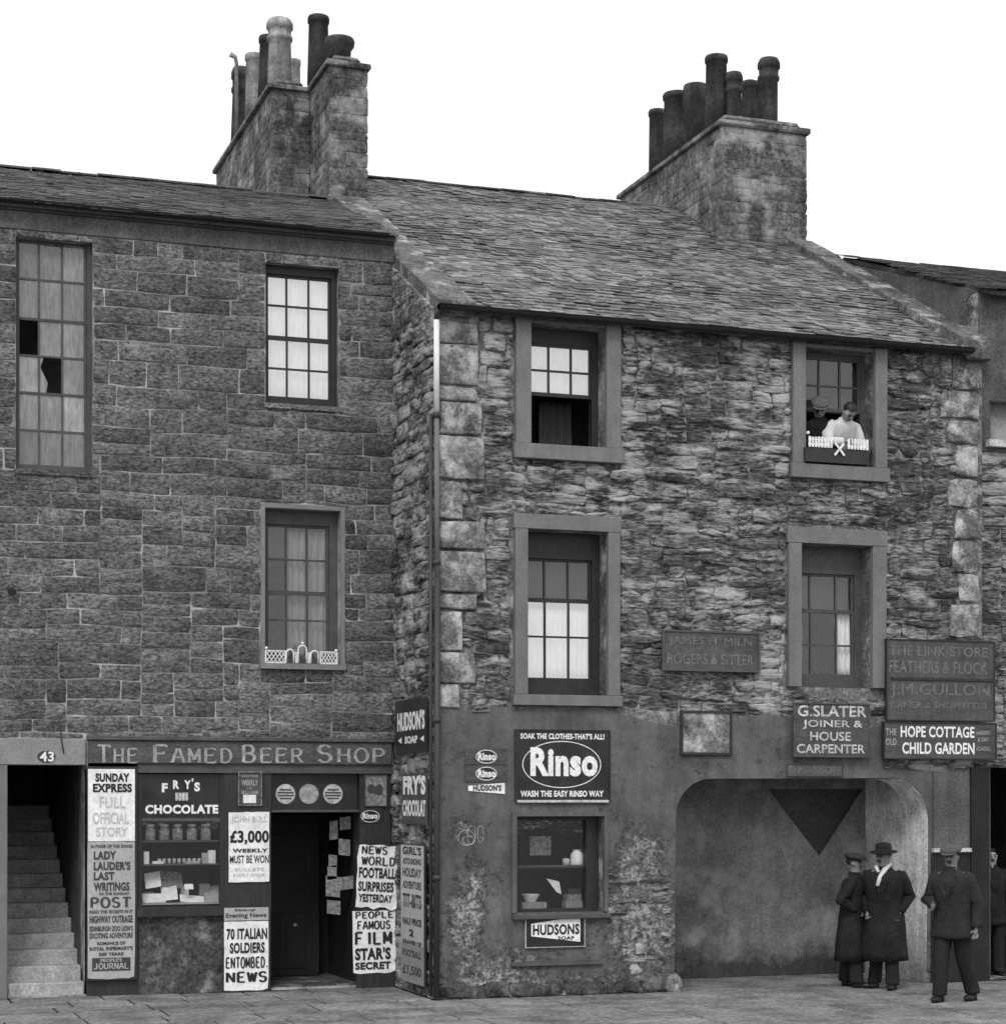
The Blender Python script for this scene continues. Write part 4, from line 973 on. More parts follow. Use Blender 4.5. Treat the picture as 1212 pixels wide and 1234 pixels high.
# ---------------------------------------------------------------- signs: helper
def sign(name, label, px0, py0, px1, py1, mat, Y, thick=.02, frame=None, fw=.02, cat='sign', edge=0.0):
    q = rect(px0, py0, px1, py1, Y); r_ = empty(name, ((q[0]+q[2])/2, Y, q[1]), label, cat)
    bm = B(); box(bm, q[0], q[2], Y-thick, Y-.001, q[1], q[3], bev=edge); mk('board', bm, mat, r_)
    if frame:
        bm = B(); t = thick+.012
        box(bm, q[0]-fw, q[0]-.001, Y-t, Y-.001, q[1]-fw, q[3]+fw); box(bm, q[2]+.001, q[2]+fw, Y-t, Y-.001, q[1]-fw, q[3]+fw)
        box(bm, q[0], q[2], Y-t, Y-.001, q[1]-fw, q[1]-.001); box(bm, q[0], q[2], Y-t, Y-.001, q[3]+.001, q[3]+fw); mk('frame', bm, frame, r_)
    return r_, Y-thick-.0005
def lines(root, Y, rows_, default=M_INK):
    """rows: (text, px0, py0, px1, py1[, mat[, bold[, serif]]])"""
    for r_ in rows_:
        s_, a, b, c, d = r_[:5]; m_ = r_[5] if len(r_) > 5 else default; bo = r_[6] if len(r_) > 6 else .025; se = r_[7] if len(r_) > 7 else None
        letters(root, s_, rect(a, b, c, d, Y), Y, m_, bold=min(bo*1.25, .045), serif=se, wt=.2 if se is None else (.27 if se == 0 else .24))
def ring(root, Y, px, py, rx, rz, mat, w_=.008, fill=None, y_=.0):
    c = P(px, py, Y); ax = rx/F*23.8; az = rz/F*23.8; bm = B(); n = 48
    a = [bm.verts.new((c.x+ax*math.cos(2*PI*k/n), Y-.0012-y_, c.z+az*math.sin(2*PI*k/n))) for k in range(n)]
    b = [bm.verts.new((c.x+(ax-w_)*math.cos(2*PI*k/n), Y-.0012-y_, c.z+(az-w_)*math.sin(2*PI*k/n))) for k in range(n)]
    for k in range(n): bm.faces.new((a[k], a[(k+1) % n], b[(k+1) % n], b[k]))
    mk('ring', bm, mat, root)
    if fill:
        bm = B(); bm.faces.new([bm.verts.new((c.x+(ax-w_)*math.cos(2*PI*k/n), Y-.0008-y_, c.z+(az-w_)*math.sin(2*PI*k/n))) for k in range(n)][::-1]); mk('oval', bm, fill, root)

YB = YR-.032
# big soap sign
s1, y1 = sign('enamel_sign', 'large dark enamel sign reading Rinso inside a white oval, over the small shop window', 621, 881, 733, 964, M_SIGNDK, YB, frame=M_WOOD_D, fw=.015)
lines(s1, y1, [('SOAK THE CLOTHES-THAT\'S ALL!', 627, 884, 728, 891, M_LETW, .03), ('WASH THE EASY RINSO WAY', 627, 953, 727, 960.5, M_LETW, .03), ('Rinso', 639, 901, 720, 936, M_LETW, .045)])
ring(s1, y1, 677, 921.5, 50, 28, M_LETW, .010)
q = rect(622, 963, 732, 966, YB); bm = B(); box(bm, q[0], q[2], YB-.04, YB-.024, q[1]-.012, q[3]-.012); mk('lower_edge', bm, M_LETM, s1)
for k, (yy, lab) in enumerate(((912, 'upper of the two small soap plates left of the big soap sign'), (932.5, 'lower of the two small soap plates left of the big soap sign'))):
    s2, y2 = sign('small_plate', lab, 560, yy-10, 611, yy+9.7, M_SIGNGR, YB, .012)
    ring(s2, y2, 586, yy, 13, 8, M_LETW, .008, M_SIGNDK); lines(s2, y2-.0015, [('Rinso', 576, yy-5, 597, yy+4.5, M_LETW, .045)])
def wedge_sign(name, label, px0, py0, px1, py1, Y, mat, narrow=.45):
    """white wedge, wide on the right"""
    q = rect(px0, py0, px1, py1, Y); r_ = empty(name, ((q[0]+q[2])/2, Y, q[1]), label, 'sign'); h = q[3]-q[1]; zc = (q[1]+q[3])/2; hh_ = h*narrow/2
    bm = B(); f = bm.faces.new([bm.verts.new(p) for p in ((q[0], Y, zc-hh_), (q[2], Y, q[1]), (q[2], Y, q[3]), (q[0], Y, zc+hh_))]); e = bmesh.ops.extrude_face_region(bm, geom=[f])
    for v in [g_ for g_ in e['geom'] if isinstance(g_, bmesh.types.BMVert)]: v.co.y -= .008
    bmesh.ops.recalc_face_normals(bm, faces=bm.faces); mk('board', bm, mat, r_); return r_
s3 = wedge_sign('wedge_plate', 'small white wedge plate reading HUDSONS below the two small soap plates', 564, 943.5, 608, 957, YB, M_LETW, .45)
lines(s3, YB-.009, [('HUDSON\'S', 570, 946, 604, 953.5, M_INK, .04)])
# ground floor window of the right house
q8 = W8; Yg = YR+.2
bm = B(); x0, z0, x1, z1 = q8
box(bm, x0-.01, x0+.045, YR+.12, YR+.24, z0, z1); box(bm, x1-.16, x1+.01, YR+.12, YR+.24, z0, z1); box(bm, x0+.046, x1-.161, YR+.12, YR+.24, z1-.05, z1+.01); box(bm, x0+.046, x1-.161, YR+.12, YR+.24, z0-.01, z0+.04)
sw8 = mk('window', bm, M_SASH, house2)
bm = B(); box(bm, x0+.046, x1-.161, YR+.17, YR+.19, P(660, 1044, YR+.2).z-.012, P(660, 1044, YR+.2).z+.012); mk('sash', bm, M_SASH_G, sw8)
zmid = P(660, 1044, YR+.2).z
for a_, b_ in ((z0+.041, zmid-.013), (zmid+.013, z1-.051)):
    bm = B(); box(bm, x0+.047, x1-.162, YR+.178, YR+.182, a_, b_); mk('pane', bm, M_GLASS, sw8)
bm = B(); box(bm, x0-.06, x1+.06, YR-.1, YR+.24, z0-.07, z0-.012, bev=.006); mk('window_sill', bm, M_WOOD_M, house2)
bm = B(); box(bm, x0-.02, x0+.0, YR+.25, YR+.9, z0-.3, z1+.1); box(bm, x1, x1+.02, YR+.25, YR+.9, z0-.3, z1+.1); box(bm, x0-.02, x1+.02, YR+.9, YR+.93, z0-.3, z1+.1); box(bm, x0-.02, x1+.02, YR+.25, YR+.93, z1+.101, z1+.12); mk('display_case', bm, M_WOOD_D, house2)
bm = B(); box(bm, x0-.0, x1-.0, YR+.21, YR+.4, zmid-.03, zmid-.012); box(bm, x0, x1, YR+.245, YR+.89, z0+.0, z0+.02); mk('shelf', bm, M_WOOD_M, house2)
# margin around it
bm = B(); box(bm, x0-.06, x0-.002, YR-.06, YR+.1, z0-.07+.075, z1+.05); box(bm, x1+.002, x1+.05, YR-.06, YR+.1, z0+.005, z1+.05); box(bm, x0, x1, YR-.058, YR+.1, z1+.002, z1+.05); mk('window_margin', bm, M_PLASTER, house2)
def item(name, label, cat, bm, mat, group=None, smooth=False):
    o = mk(name, bm, mat, smooth=smooth); return tag(o, label, cat, group)
def Pbox(px, py, wpx, hpx, Y, d=.06):       # a box standing at a pixel place at depth Y: base-centre
    c = P(px, py, Y); k = Y/CT/F; bm = B(); box(bm, c.x-wpx*k/2, c.x+wpx*k/2, Y-d/2, Y+d/2, c.z, c.z+hpx*k); return bm
Yd = YR+.28
c = P(651, 1030, Yd); item('show_card', 'pale square show card hanging in the small shop window of the right house', 'card', Pbox(651, 1031, 27, 23, Yd, .006), M_PAPERM)
bm = B(); c = P(695, 1043, Yd); lathe(bm, [(.07, 0), (.085, .02), (.075, .15), (.05, .18), (.04, .19), (.06, .2)], (c.x, Yd, zmid-.012), 14); item('white_jar', 'white conical jar on the shelf of the small shop window', 'jar', bm, M_CLOTHW)
bm = B(); c = P(682, 1043, Yd); lathe(bm, [(.04, 0), (.045, .09), (.02, .1)], (c.x, Yd, zmid-.012), 12); item('glass_jar', 'small grey jar beside the white conical jar on the shop window shelf', 'jar', bm, M_TIN)
bm = B(); c = P(635, 1072, Yd); k = Yd/CT/F
bmesh.ops.create_cone(bm, cap_ends=True, segments=20, radius1=.06, radius2=.11, depth=.09, matrix=Matrix.Translation((c.x+.05, Yd+.02, z0+.16))); item('white_bowl', 'white bowl on a box at the left of the small shop window', 'bowl', bm, M_CLOTHW)
item('card_box', 'low card box under the white bowl in the small shop window', 'box', (lambda b_: box(b_, c.x-.08, c.x+.2, Yd-.06, Yd+.1, z0+.021, z0+.112))(B()), M_BOXM)
c = P(668, 1073, Yd); bm = B(); f = bm.faces.new([bm.verts.new(p) for p in ((c.x-.1, Yd, c.z+.14), (c.x+.02, Yd-.02, c.z-.02), (c.x+.09, Yd, c.z-.05), (c.x+.06, Yd, c.z+.1))]); e = bmesh.ops.extrude_face_region(bm, geom=[f])
for v in [g_ for g_ in e['geom'] if isinstance(g_, bmesh.types.BMVert)]: v.co.y += .01
bmesh.ops.recalc_face_normals(bm, faces=bm.faces); item('folded_paper', 'folded white paper propped in the middle of the small shop window', 'paper', bm, M_PAPER)
for k, (px, w_, h_, m_) in enumerate(((690, 22, 10, M_BOXM), (690, 18, 8, M_PAPERM), (650, 30, 8, M_PAPERG), (690, 16, 7, M_BOTTLE))):
    cc = P(px, 1090, Yd); kk = Yd/CT/F; zb = z0+.021+(0 if k in (0, 2) else (10*kk+.002 if k == 1 else 18*kk+.004)); yb_ = Yd+(0 if k != 2 else .2)
    bm = B(); box(bm, cc.x-w_*kk/2, cc.x+w_*kk/2, yb_-.05, yb_+.08, zb, zb+h_*kk)
    item('packet', ('wide card packet at the foot of the stack right of the folded paper', 'grey packet in the middle of the stack right of the folded paper', 'long pale packet lying at the back of the small shop window', 'dark packet on top of the stack right of the folded paper')[k], 'packet', bm, m_)
# leaning soap sign on the sill wall
s4, y4 = sign('soap_sign', 'dark framed sign with a white wedge reading HUDSONS SOAP under the small shop window', 633, 1103, 703, 1141, M_SIGNDK, YB, .02, frame=M_LETM, fw=.008)
wd = rect(640, 1105, 699, 1136, y4); h = wd[3]-wd[1]; zc = (wd[1]+wd[3])/2
bm = B(); f = bm.faces.new([bm.verts.new(p) for p in ((wd[0], y4-.001, zc-h*.24), (wd[2], y4-.001, wd[1]), (wd[2], y4-.001, wd[3]), (wd[0], y4-.001, zc+h*.24))]); mk('wedge', bm, M_LETW, s4)
lines(s4, y4-.0015, [('HUDSONS', 642, 1114, 698, 1127, M_INK, .03), ('SOAP', 672, 1128.5, 692, 1133, M_INK, .03)])
px_box('lower_ledge', 614, 1158, 724, 1163, M_WOOD_M, house2, -.07, -.032, Y=YR)
# chalk scribble on the render
bm = B(); c = P(562, 1010, YB)
for (ox, oz, rx, rz, ph) in ((0, 0, .10, .09, 0), (.06, .03, .05, .11, 1), (.17, .04, .035, .10, 0), (.02, -.03, .07, .05, 2)):
    tube(bm, [(c.x+ox+rx*math.cos(a*.5+ph), YB-.002, c.z+oz+rz*math.sin(a*.5+ph)) for a in range(13)], .0035, 4, cap=False)
o = mk('chalk_scribble', bm, M_LETM, house2)

# ---- signs over the pend
s5, y5 = sign('faded_sign_board', 'faded wooden signboard with worn off writing left of the lower right window', 799, 763, 912, 807, M_FADED, YR-.06, .03, frame=M_WOOD_M, fw=.025)
lines(s5, y5, [('JAMES H. MILN', 806, 768, 906, 780, M_LETF, 0), ('ROGERS & SITTER', 804, 788, 908, 801, M_LETF, .01)])
s6, y6 = sign('joiner_sign', 'dark board reading G. SLATER JOINER & HOUSE CARPENTER beneath the lower right window', 956, 849, 1045, 911, M_SIGNGR, YR-.09, .03, frame=M_WOOD_M, fw=.018)
lines(s6, y6, [('G.SLATER', 961, 850.5, 1044, 864, M_LETM, .015), ('JOINER &', 967, 868, 1039, 879, M_LETM, .015), ('HOUSE', 976, 882, 1025, 893, M_LETM, .015), ('CARPENTER', 960, 897, 1042, 908, M_LETM, .015)])
s7, y7 = sign('name_plate', 'narrow faded name plate fixed just under the joiner board above the arch', 948, 921, 1014, 935, M_PLASTER, YR-.034, .015, frame=M_WOOD_M, fw=.008)
lines(s7, y7, [('D.MANSON', 951, 923.5, 1011, 932, M_LETF, 0)])
s8, y8 = sign('stained_plaque', 'stained blank plaque in a dark frame left of the joiner board', 822, 860, 878, 907, M_QUOIN, YR-.034, .02, frame=M_WOOD_D, fw=.03, cat='plaque')
s9, y9 = sign('trade_sign', 'big faded dark board reading J.M. GULLON JOINER & SHOPFITTER at the right corner', 1067, 773, 1195, 868, M_FADED, YR-.09, .04, frame=M_WOOD_D, fw=.015)
px_box('divider', 1067, 818, 1195, 821, M_WOOD_D, s9, -.145, -.131, Y=YR)
lines(s9, y9, [('THE LINK STORE', 1071, 779, 1190, 791, M_LETF, .01), ('FEATHERS & FLOCK', 1071, 797, 1190, 812, M_LETF, .01), ('J.M.GULLON', 1073, 824, 1192, 842, M_LETF, 0), ('JOINER & SHOPFITTER', 1071, 846, 1190, 856, M_LETF, .01)])
s10, y10 = sign('child_garden_sign', 'long board reading HOPE COTTAGE CHILD GARDEN, lowest at the right corner', 1063, 872, 1196, 914, M_SIGNGR, YR-.09, .06, frame=M_WOOD_D, fw=.014)
lines(s10, y10, [('HOPE COTTAGE', 1085, 875.5, 1174, 889, M_LETW, .02), ('CHILD GARDEN', 1087, 895, 1174, 909, M_LETW, .02), ('NURSERY', 1176, 881, 1193, 885.5, M_LETG, .01), ('& DAY', 1178, 889, 1191, 894, M_LETG, .01), ('SCHOOL', 1176, 900, 1193, 905, M_LETG, .01), ('THE', 1067, 878, 1080, 886, M_LETG, .01), ('OLD', 1067, 890, 1080, 898, M_LETG, .01)])

# ---- number plaque over the stair door
c = P(56, 912, YL-.035); pq = empty('number_plaque', (c.x, YL-.036, c.z-.08), 'pale oval plaque with the number 43 over the stair doorway', 'plaque')
bm = B(); bmesh.ops.create_cone(bm, cap_ends=True, segments=28, radius1=.095, radius2=.09, depth=.012, matrix=Matrix.Translation((c.x, YL-.042, c.z)) @ Matrix.Diagonal((1.1, 1, .72, 1)) @ Matrix.Rotation(R(90), 4, 'X')); mk('oval', bm, M_INKG, pq)
lines(pq, YL-.0485, [('43', 48, 906, 65, 918, M_LETW, .02)])
# crack-like cable from the wall down over the lintel
bm = B(); tube(bm, [P(70, 868, YL-.03), P(73, 880, YL-.04), P(74.5, 895, YL-.045), P(77, 908, YL-.045)], .008, 6); o = mk('cable', bm, M_PIPE_D); tag(o, 'short black cable hanging over the lintel of the stair door', 'cable')

# ---- newspaper bills
def bill_board(name, label, px0, py0, px1, py1, y, th=.04, mat=M_WOOD_D, cat='bill board'):
    q = rect(px0, py0, px1, py1, YL); r_ = empty(name, ((q[0]+q[2])/2, YL+y, q[1]), label, cat)
    bm = B(); box(bm, q[0], q[2], YL+y-th, YL+y, q[1], q[3], bev=.004); mk('board', bm, mat, r_); return r_, YL+y-th
def sheet(root, Y, px0, py0, px1, py1, mat, ragged=0, name='paper', off=.002, curl=0, label=None):
    q = rect(px0, py0, px1, py1, Y); bm = B(); n = 7
    top = [(q[0]+(q[2]-q[0])*i/n, q[3]+U(-ragged, ragged)) for i in range(n+1)]; bot = [(q[0]+(q[2]-q[0])*i/n, q[1]+U(-ragged, ragged)) for i in range(n+1)]
    m_ = 5; grid = []
    for j in range(m_+1):
        t = j/m_; grid.append([bm.verts.new((b[0]+(a[0]-b[0])*t+(U(-ragged, ragged)*.5 if i in (0, n) else 0), Y-off-curl*abs(math.sin(i*1.3+j*.8))*.4, b[1]+(a[1]-b[1])*t)) for i, (a, b) in enumerate(zip(top, bot))])
    if curl:
        grid[0][n].co += Vector((-.01, -curl*2, .02)); grid[0][0].co += Vector((.0, -curl*1.2, .01))
    for a, b in zip(grid, grid[1:]):
        for i in range(n): bm.faces.new((a[i], a[i+1], b[i+1], b[i]))
    r_ = bmesh.ops.extrude_face_region(bm, geom=list(bm.faces))
    for v in [e for e in r_['geom'] if isinstance(e, bmesh.types.BMVert)]: v.co.y += .0012
    bmesh.ops.recalc_face_normals(bm, faces=bm.faces); return mk(name, bm, mat, root, label=label)
b1, yb1 = bill_board('bill_board', 'tall bill board with a white SUNDAY EXPRESS bill above greyer ones, beside the stair', 104, 924, 164, 1181, -.05)
p = sheet(b1, yb1, 106, 927, 162.5, 1014, M_PAPER); q = sheet(b1, yb1, 105.5, 1015, 162.5, 1180, M_PAPERG, ragged=.006, curl=.004)
Yl = yb1-.006
lines(p, Yl, [('SUNDAY', 115, 932, 156, 942.5, M_INK, .04), ('EXPRESS', 112, 944.5, 159, 955, M_INK, .04), ('FULL', 120, 960, 151, 974, M_INKF, .01), ('OFFICIAL', 112, 979, 155, 993, M_INKF, .01), ('STORY', 116, 997, 154, 1008, M_INKF, .01)])
lines(q, Yl-.002, [('AUTHOR OF THE SONGS', 109, 1018, 160, 1022, M_INKG, .02), ('LADY', 113, 1026, 140, 1036, M_INKG, .03), ('LAUDER\'S', 113, 1038.5, 157, 1049, M_INKG, .03), ('LAST', 113, 1051, 138, 1061, M_INKG, .03), ('WRITINGS', 113, 1063.5, 156, 1074, M_INKG, .03),
    ('IN THE SUNDAY', 120, 1075.5, 156, 1079, M_INKG, .02), ('POST', 109, 1081, 158, 1094.5, M_INKG, .03, .2), ('READ THE SECRETS IN IT', 108, 1097, 160, 1101, M_INKG, .02), ('HIGHWAY OUTRAGE', 108, 1103.5, 160, 1112.5, M_INKG, .03),
    ('EDINBURGH ZOO LION\'S', 108, 1116, 160, 1122.5, M_INKG, .02), ('EXCITING ADVENTURE', 108, 1124.5, 160, 1131, M_INKG, .02), ('ROMANCE OF', 117, 1135, 151, 1139, M_INKG, .03), ('ROYAL INFIRMARY\'S', 108, 1141, 160, 1145.5, M_INKG, .03), ('200 YEARS', 119, 1148, 149, 1152, M_INKG, .03)])
qq = rect(111, 1154.5, 157, 1170, Yl-.002); bm = B(); box(bm, qq[0], qq[2], Yl-.0045, Yl-.003, qq[1], qq[3]); pj = mk('masthead_block', bm, M_INKG, q)
lines(b1, Yl-.005, [('PEOPLE\'S', 121, 1155.5, 147, 1159.5, M_PAPERG, .02), ('JOURNAL', 113, 1160.5, 155, 1168.5, M_PAPERG, .02, .2)])
s_ = rect(166, 925, 168, 1000, YL)
# prize bill on the middle pillar
b2, yb2 = bill_board('prize_bill', 'white bill reading £3,000 WEEKLY on the pillar right of the shop window', 275, 978, 325, 1064, -.032, .012, cat='newspaper bill')
p = sheet(b2, yb2, 275.5, 979, 324.5, 1063, M_PAPER, ragged=.005)
lines(p, yb2-.005, [('JOHN BULL', 279, 984, 322, 993, M_INKF, .02), ('£3,000', 277, 1001, 324, 1018.5, M_INK, .03), ('WEEKLY', 280, 1023, 323, 1027.5, M_INK, .03), ('MUST BE WON', 277, 1031, 324, 1040.5, M_INK, .012), ('BULLETS', 283, 1046, 318, 1050, M_INKF, .01), ('EVERY WEEK', 281, 1053, 320, 1057, M_INKF, .01)])
b3, yb3 = bill_board('news_bill_board', 'white bill board reading 70 ITALIAN SOLDIERS ENTOMBED NEWS standing on the pavement', 269, 1093, 324, 1195, -.07, .03)
p0 = sheet(b3, yb3, 270, 1094, 323.5, 1109.5, M_PAPERG, label='grey masthead strip'); p = sheet(b3, yb3, 270, 1110.5, 323.5, 1194, M_PAPER, ragged=.004, curl=.003)
lines(p0, yb3-.005, [('Edinburgh', 283, 1095.5, 308, 1099, M_INKG, .02), ('Evening News', 272, 1100.5, 321, 1107.5, M_INKG, .02)])
lines(p, yb3-.007, [('70 ITALIAN', 273, 1119, 322, 1132.5, M_INK, .03), ('SOLDIERS', 277, 1136, 319, 1149, M_INK, .03), ('ENTOMBED.', 272, 1153, 322.5, 1167.5, M_INK, .03, 0), ('NEWS', 272, 1171, 322, 1184.5, M_INK, .05, 0)])
s_, ys_ = sign('framed_notice', 'small framed printed notice high on the pillar between shop window and door', 288, 931, 314, 970, M_SIGNGR, YL-.032, .012, frame=M_PAPERM, fw=.012, cat='notice')
lines(s_, ys_, [('WOMENS', 291, 934, 311, 937, M_LETG, .02), ('WEEKLY', 291, 940, 311, 947, M_LETG, .03), ('IS', 298, 949, 304, 951.5, M_LETG, .02), ('SOLD HERE', 291, 953, 311, 957, M_LETG, .02)]); sheet(s_, ys_, 293, 958, 308.5, 968, M_PAPER)
s_, ys_ = sign('framed_picture', 'small framed picture card at the top of the pillar right of the shop door', 440, 935, 465, 971, M_PAPERM, YL-.022, .012, frame=M_WOOD_M, fw=.01, cat='picture')
bm = B(); c = P(452, 953, ys_)
for (ox, oz, rx, rz) in ((-.05, .02, .05, .06), (.05, .01, .05, .07), (0, .0, .03, .05)):
    n_ = 14; bm.faces.new([bm.verts.new((c.x+ox+rx*math.cos(-2*PI*k/n_), ys_-.001-abs(ox)*.01, c.z+oz+rz*math.sin(-2*PI*k/n_))) for k in range(n_)])
mk('printed_figures', bm, M_INKG, s_)
s_, ys_ = sign('small_plate', 'small oval soap plate on the pillar right of the shop door', 433.5, 974, 460, 992, M_WOOD_D, YL-.022, .008)
ring(s_, ys_, 446, 984, 12, 7.5, M_LETW, .007, M_SIGNDK); lines(s_, ys_-.0015, [('Rinso', 437, 980, 455, 987, M_LETW, .045)])
# torn world bill over the film star bill, on a board standing right of the door
b4, yb4 = bill_board('film_star_bill_board', 'bill board right of the shop door, torn football bill over FAMOUS FILM STARS SECRET', 426, 1018, 478, 1192, -.10, .03)
p = sheet(b4, yb4, 425.5, 1098, 477, 1173, M_PAPER, ragged=.006, curl=.004)
lines(p, yb4-.008, [(r0[0], r0[1]-3, r0[2], r0[3]-4)+tuple(r0[4:]) for r0 in [('PEOPLE', 432, 1098.5, 478, 1107, M_INK, .05, 0), ('FAMOUS', 434, 1109.5, 475, 1120.5, M_INK, .04, 0), ('FILM', 431, 1122.5, 477, 1139, M_INK, .05, 0), ('STAR\'S', 431, 1142, 475, 1157, M_INK, .04), ('SECRET', 431, 1159.5, 475, 1168.5, M_INK, .04)]])
q = sheet(b4, yb4-.012, 428, 1020, 478, 1095, M_PAPER, ragged=.022, curl=.010, label='torn football bill peeling at the edges')
lines(q, yb4-.022, [(r0[0], r0[1]-3, r0[2], r0[3]-5)+tuple(r0[4:]) for r0 in [('NEWS', 435, 1020, 468, 1030, M_INK, .03, .2), ('WORLD', 435, 1032.5, 478, 1043.5, M_INK, .03, .2), ('FOOTBALL', 433, 1046, 479, 1059, M_INK, .03), ('SURPRISES', 433, 1063, 478, 1075, M_INK, .03), ('YESTERDAY', 434, 1078, 477, 1088, M_INK, .03)]])
q.rotation_euler.y = R(3.2); p.rotation_euler.y = R(-.6)
# magazines hung inside the doorway
for k, (px, py, w_, h_) in enumerate(((416, 1000, 13, 15), (415, 1031, 14, 19), (402, 1012, 10, 22), (401, 1045, 10, 14), (400, 1060, 11, 16), (401, 1081, 17, 24), (418, 1072, 17, 15), (402, 1102, 16, 16))):
    Yq = YL+.25; bm = Pbox(px, py, w_, h_, Yq, .006)
    for v in bm.verts: v.co.z += (v.co.x-P(px, py, Yq).x)*.12*(-1)**k
    tag(mk('magazine', bm, M_PAPERM), ('top right', 'second from the top on the right', 'top left', 'second from the top on the left', 'third from the top on the left', 'large fourth one on the left', 'lowest right', 'lowest left')[k]+' of the magazines hung inside the shop door', 'magazine', 'magazines hung inside the shop door')

# ---- signs on the return wall (plane x = XC)
def side_sign(name, label, corners, mat, th=.02, X0=None, cat='sign', frame=None):
    X0 = X0 if X0 is not None else XC-.07
    (pl, pt), (pr, pb_) = corners
    a = PS(pl, (pt+pb_)/2, X0); b = PS(pr, (pt+pb_)/2, X0)
    zt = PS((pl+pr)/2, pt, X0).z; zb = PS((pl+pr)/2, pb_, X0).z
    r_ = empty(name, (X0, (a.y+b.y)/2, zb), label, cat); bm = B(); box(bm, X0-th, X0-.001, b.y, a.y, zb, zt, bev=.003); mk('board', bm, mat, r_)
    return r_, X0-th-.0006, (a.y, zb, b.y, zt)
def sl_(root, X0, full, s_, u0, v0_, u1, v1_, mat, bold=.03, arc=0, serif=None):
    ya, zb, yb_, zt = full; bx4 = (ya+(yb_-ya)*u0, zb+(zt-zb)*(1-v1_), ya+(yb_-ya)*u1, zb+(zt-zb)*(1-v0_))
    return letters(root, s_, bx4, X0, mat, bold=bold, side=True, serif=serif)
r_, xs_, fu = side_sign('soap_sign', 'dark enamel sign reading HUDSONS SOAP high on the narrow return wall by the drainpipe', ((478, 842.5), (516, 908)), M_SIGNDK)
sl_(r_, xs_, fu, 'HUDSON\'S', .08, .22, .94, .58, M_LETW, .035); sl_(r_, xs_, fu, 'SOAP', .32, .68, .72, .82, M_LETW, .035)
bm = B(); ya, zb, yb_, zt = fu
for u in (.10, .80):
    f = bm.faces.new([bm.verts.new((xs_-.001, ya+(yb_-ya)*(u+a_), zt-(zt-zb)*(.75+b_))) for a_, b_ in ((0, 0), (.12, .06), (.12, -.06))])
mk('arrow_heads', bm, M_LETW, r_)
r_, xs_, fu = side_sign('chocolate_sign', 'pale lettered sign reading FRYS CHOCOLATE on the return wall below the soap sign', ((486, 932), (516, 994)), M_SIGNGR)
sl_(r_, xs_, fu, 'FRY\'S', .06, .04, .96, .42, M_LETW, .05); sl_(r_, xs_, fu, 'CHOCOLAT', .04, .52, .96, .84, M_LETW, .035)
r_, xs_, fu = side_sign('tall_bill_board', 'tall narrow yellowed bill reading GIRLS ASTOUNDING HOLIDAY ADVENTURE by the drainpipe', ((486, 1018), (514, 1186)), M_WOOD_D, .03)
ya, zb, yb_, zt = fu
bm = B(); box(bm, xs_-.002, xs_, yb_+.01, ya-.01, zb+.01, zt-.01); pp = mk('paper', bm, M_PAPERG, r_); xs_ -= .003
bm = B(); box(bm, xs_-.001, xs_, yb_+.01, ya-.01, zb+.01, zb+(zt-zb)*.28); mk('paper', bm, M_CLOTHG, r_); bm = B(); box(bm, xs_-.001, xs_, yb_+.01, ya-.01, zb+(zt-zb)*.58, zt-.01); mk('paper', bm, M_TIN, r_); xs_ -= .002
for s_, a, b, m_ in (('GIRL\'S', .015, .075, M_INK), ('ASTOUNDING', .10, .145, M_INKG), ('HOLIDAY', .17, .235, M_INKG), ('ADVENTURE', .265, .32, M_INKG), ('TIT-BITS', .355, .455, M_INKG), ('HALF PRICE', .53, .58, M_INKG), ('2', .61, .66, M_INK), ('DRAWER OF', .69, .72, M_INKG), ('FOOTBALL', .76, .81, M_INKG), ('£1,500', .87, .95, M_INKG)):
    u0, u1 = (.1, .9) if s_ not in ('2',) else (.38, .58)
    sl_(pp, xs_, fu, s_, u0, a, u1, b, m_, .03)

# ---- letters on the shop window
q = P(217, 945, YL)
Yw = YL-.001
for s_, a, b, c, d, rot in (('F', 195, 944, 202, 955, 0), ('R', 208.5, 940.5, 216, 951, 0), ('Y', 222, 940.5, 230, 951, 0), ('\'', 231, 938, 233, 942, 0), ('S', 234, 943, 241, 954, 0)):
    letters(sf, s_, rect(a, b, c, d, Yw), Yw, M_LETW, bold=.05)
letters(sf, 'CHOCOLATE', rect(175, 970, 263, 981, Yw), Yw, M_LETW, bold=.05)
c = rect(211, 955.5, 227, 965, Yw); bm = B()
for k in range(4): box(bm, c[0]+(c[2]-c[0])*k/4+.003, c[0]+(c[2]-c[0])*(k+1)/4-.004, Yw-.002, Yw, c[1], c[3])
box(bm, c[0], c[2], Yw-.003, Yw-.0021, c[1]+.02, c[1]+.035); mk('emblem', bm, M_LETM, sf)
# display items
Yi = YL+.10; kk = Yi/CT/F
def std(z, px, Y=Yi): return Vector((P(px, 1000, Y).x, Y, z))
jar = B(); lathe(jar, [(.055, 0), (.062, .01), (.062, .13), (.045, .15), (.045, .165)], (0, 0, 0), 14)
v = std(zsh[2], 181); jr = empty('sweet_jar', v, 'leftmost of the sweet jars on the top shelf of the shop window', 'jar', 'sweet jars on the top shop window shelf')
for u in jar.verts: u.co += v
mk('glass_body', jar, M_PAPERM, jr); bm = B(); lathe(bm, [(.05, .166), (.052, .168), (.052, .19), (.045, .195)], v, 14); mk('lid', bm, M_TIN, jr)
for k, (px, t_) in enumerate(((198, 'second sweet jar from the left on the top shelf of the shop window'), (214, 'middle sweet jar under the emblem on the top shelf of the shop window'), (231, 'second sweet jar from the right on the top shelf of the shop window'), (248, 'rightmost of the sweet jars on the top shelf of the shop window'))): dup(jr, std(zsh[2], px), t_)
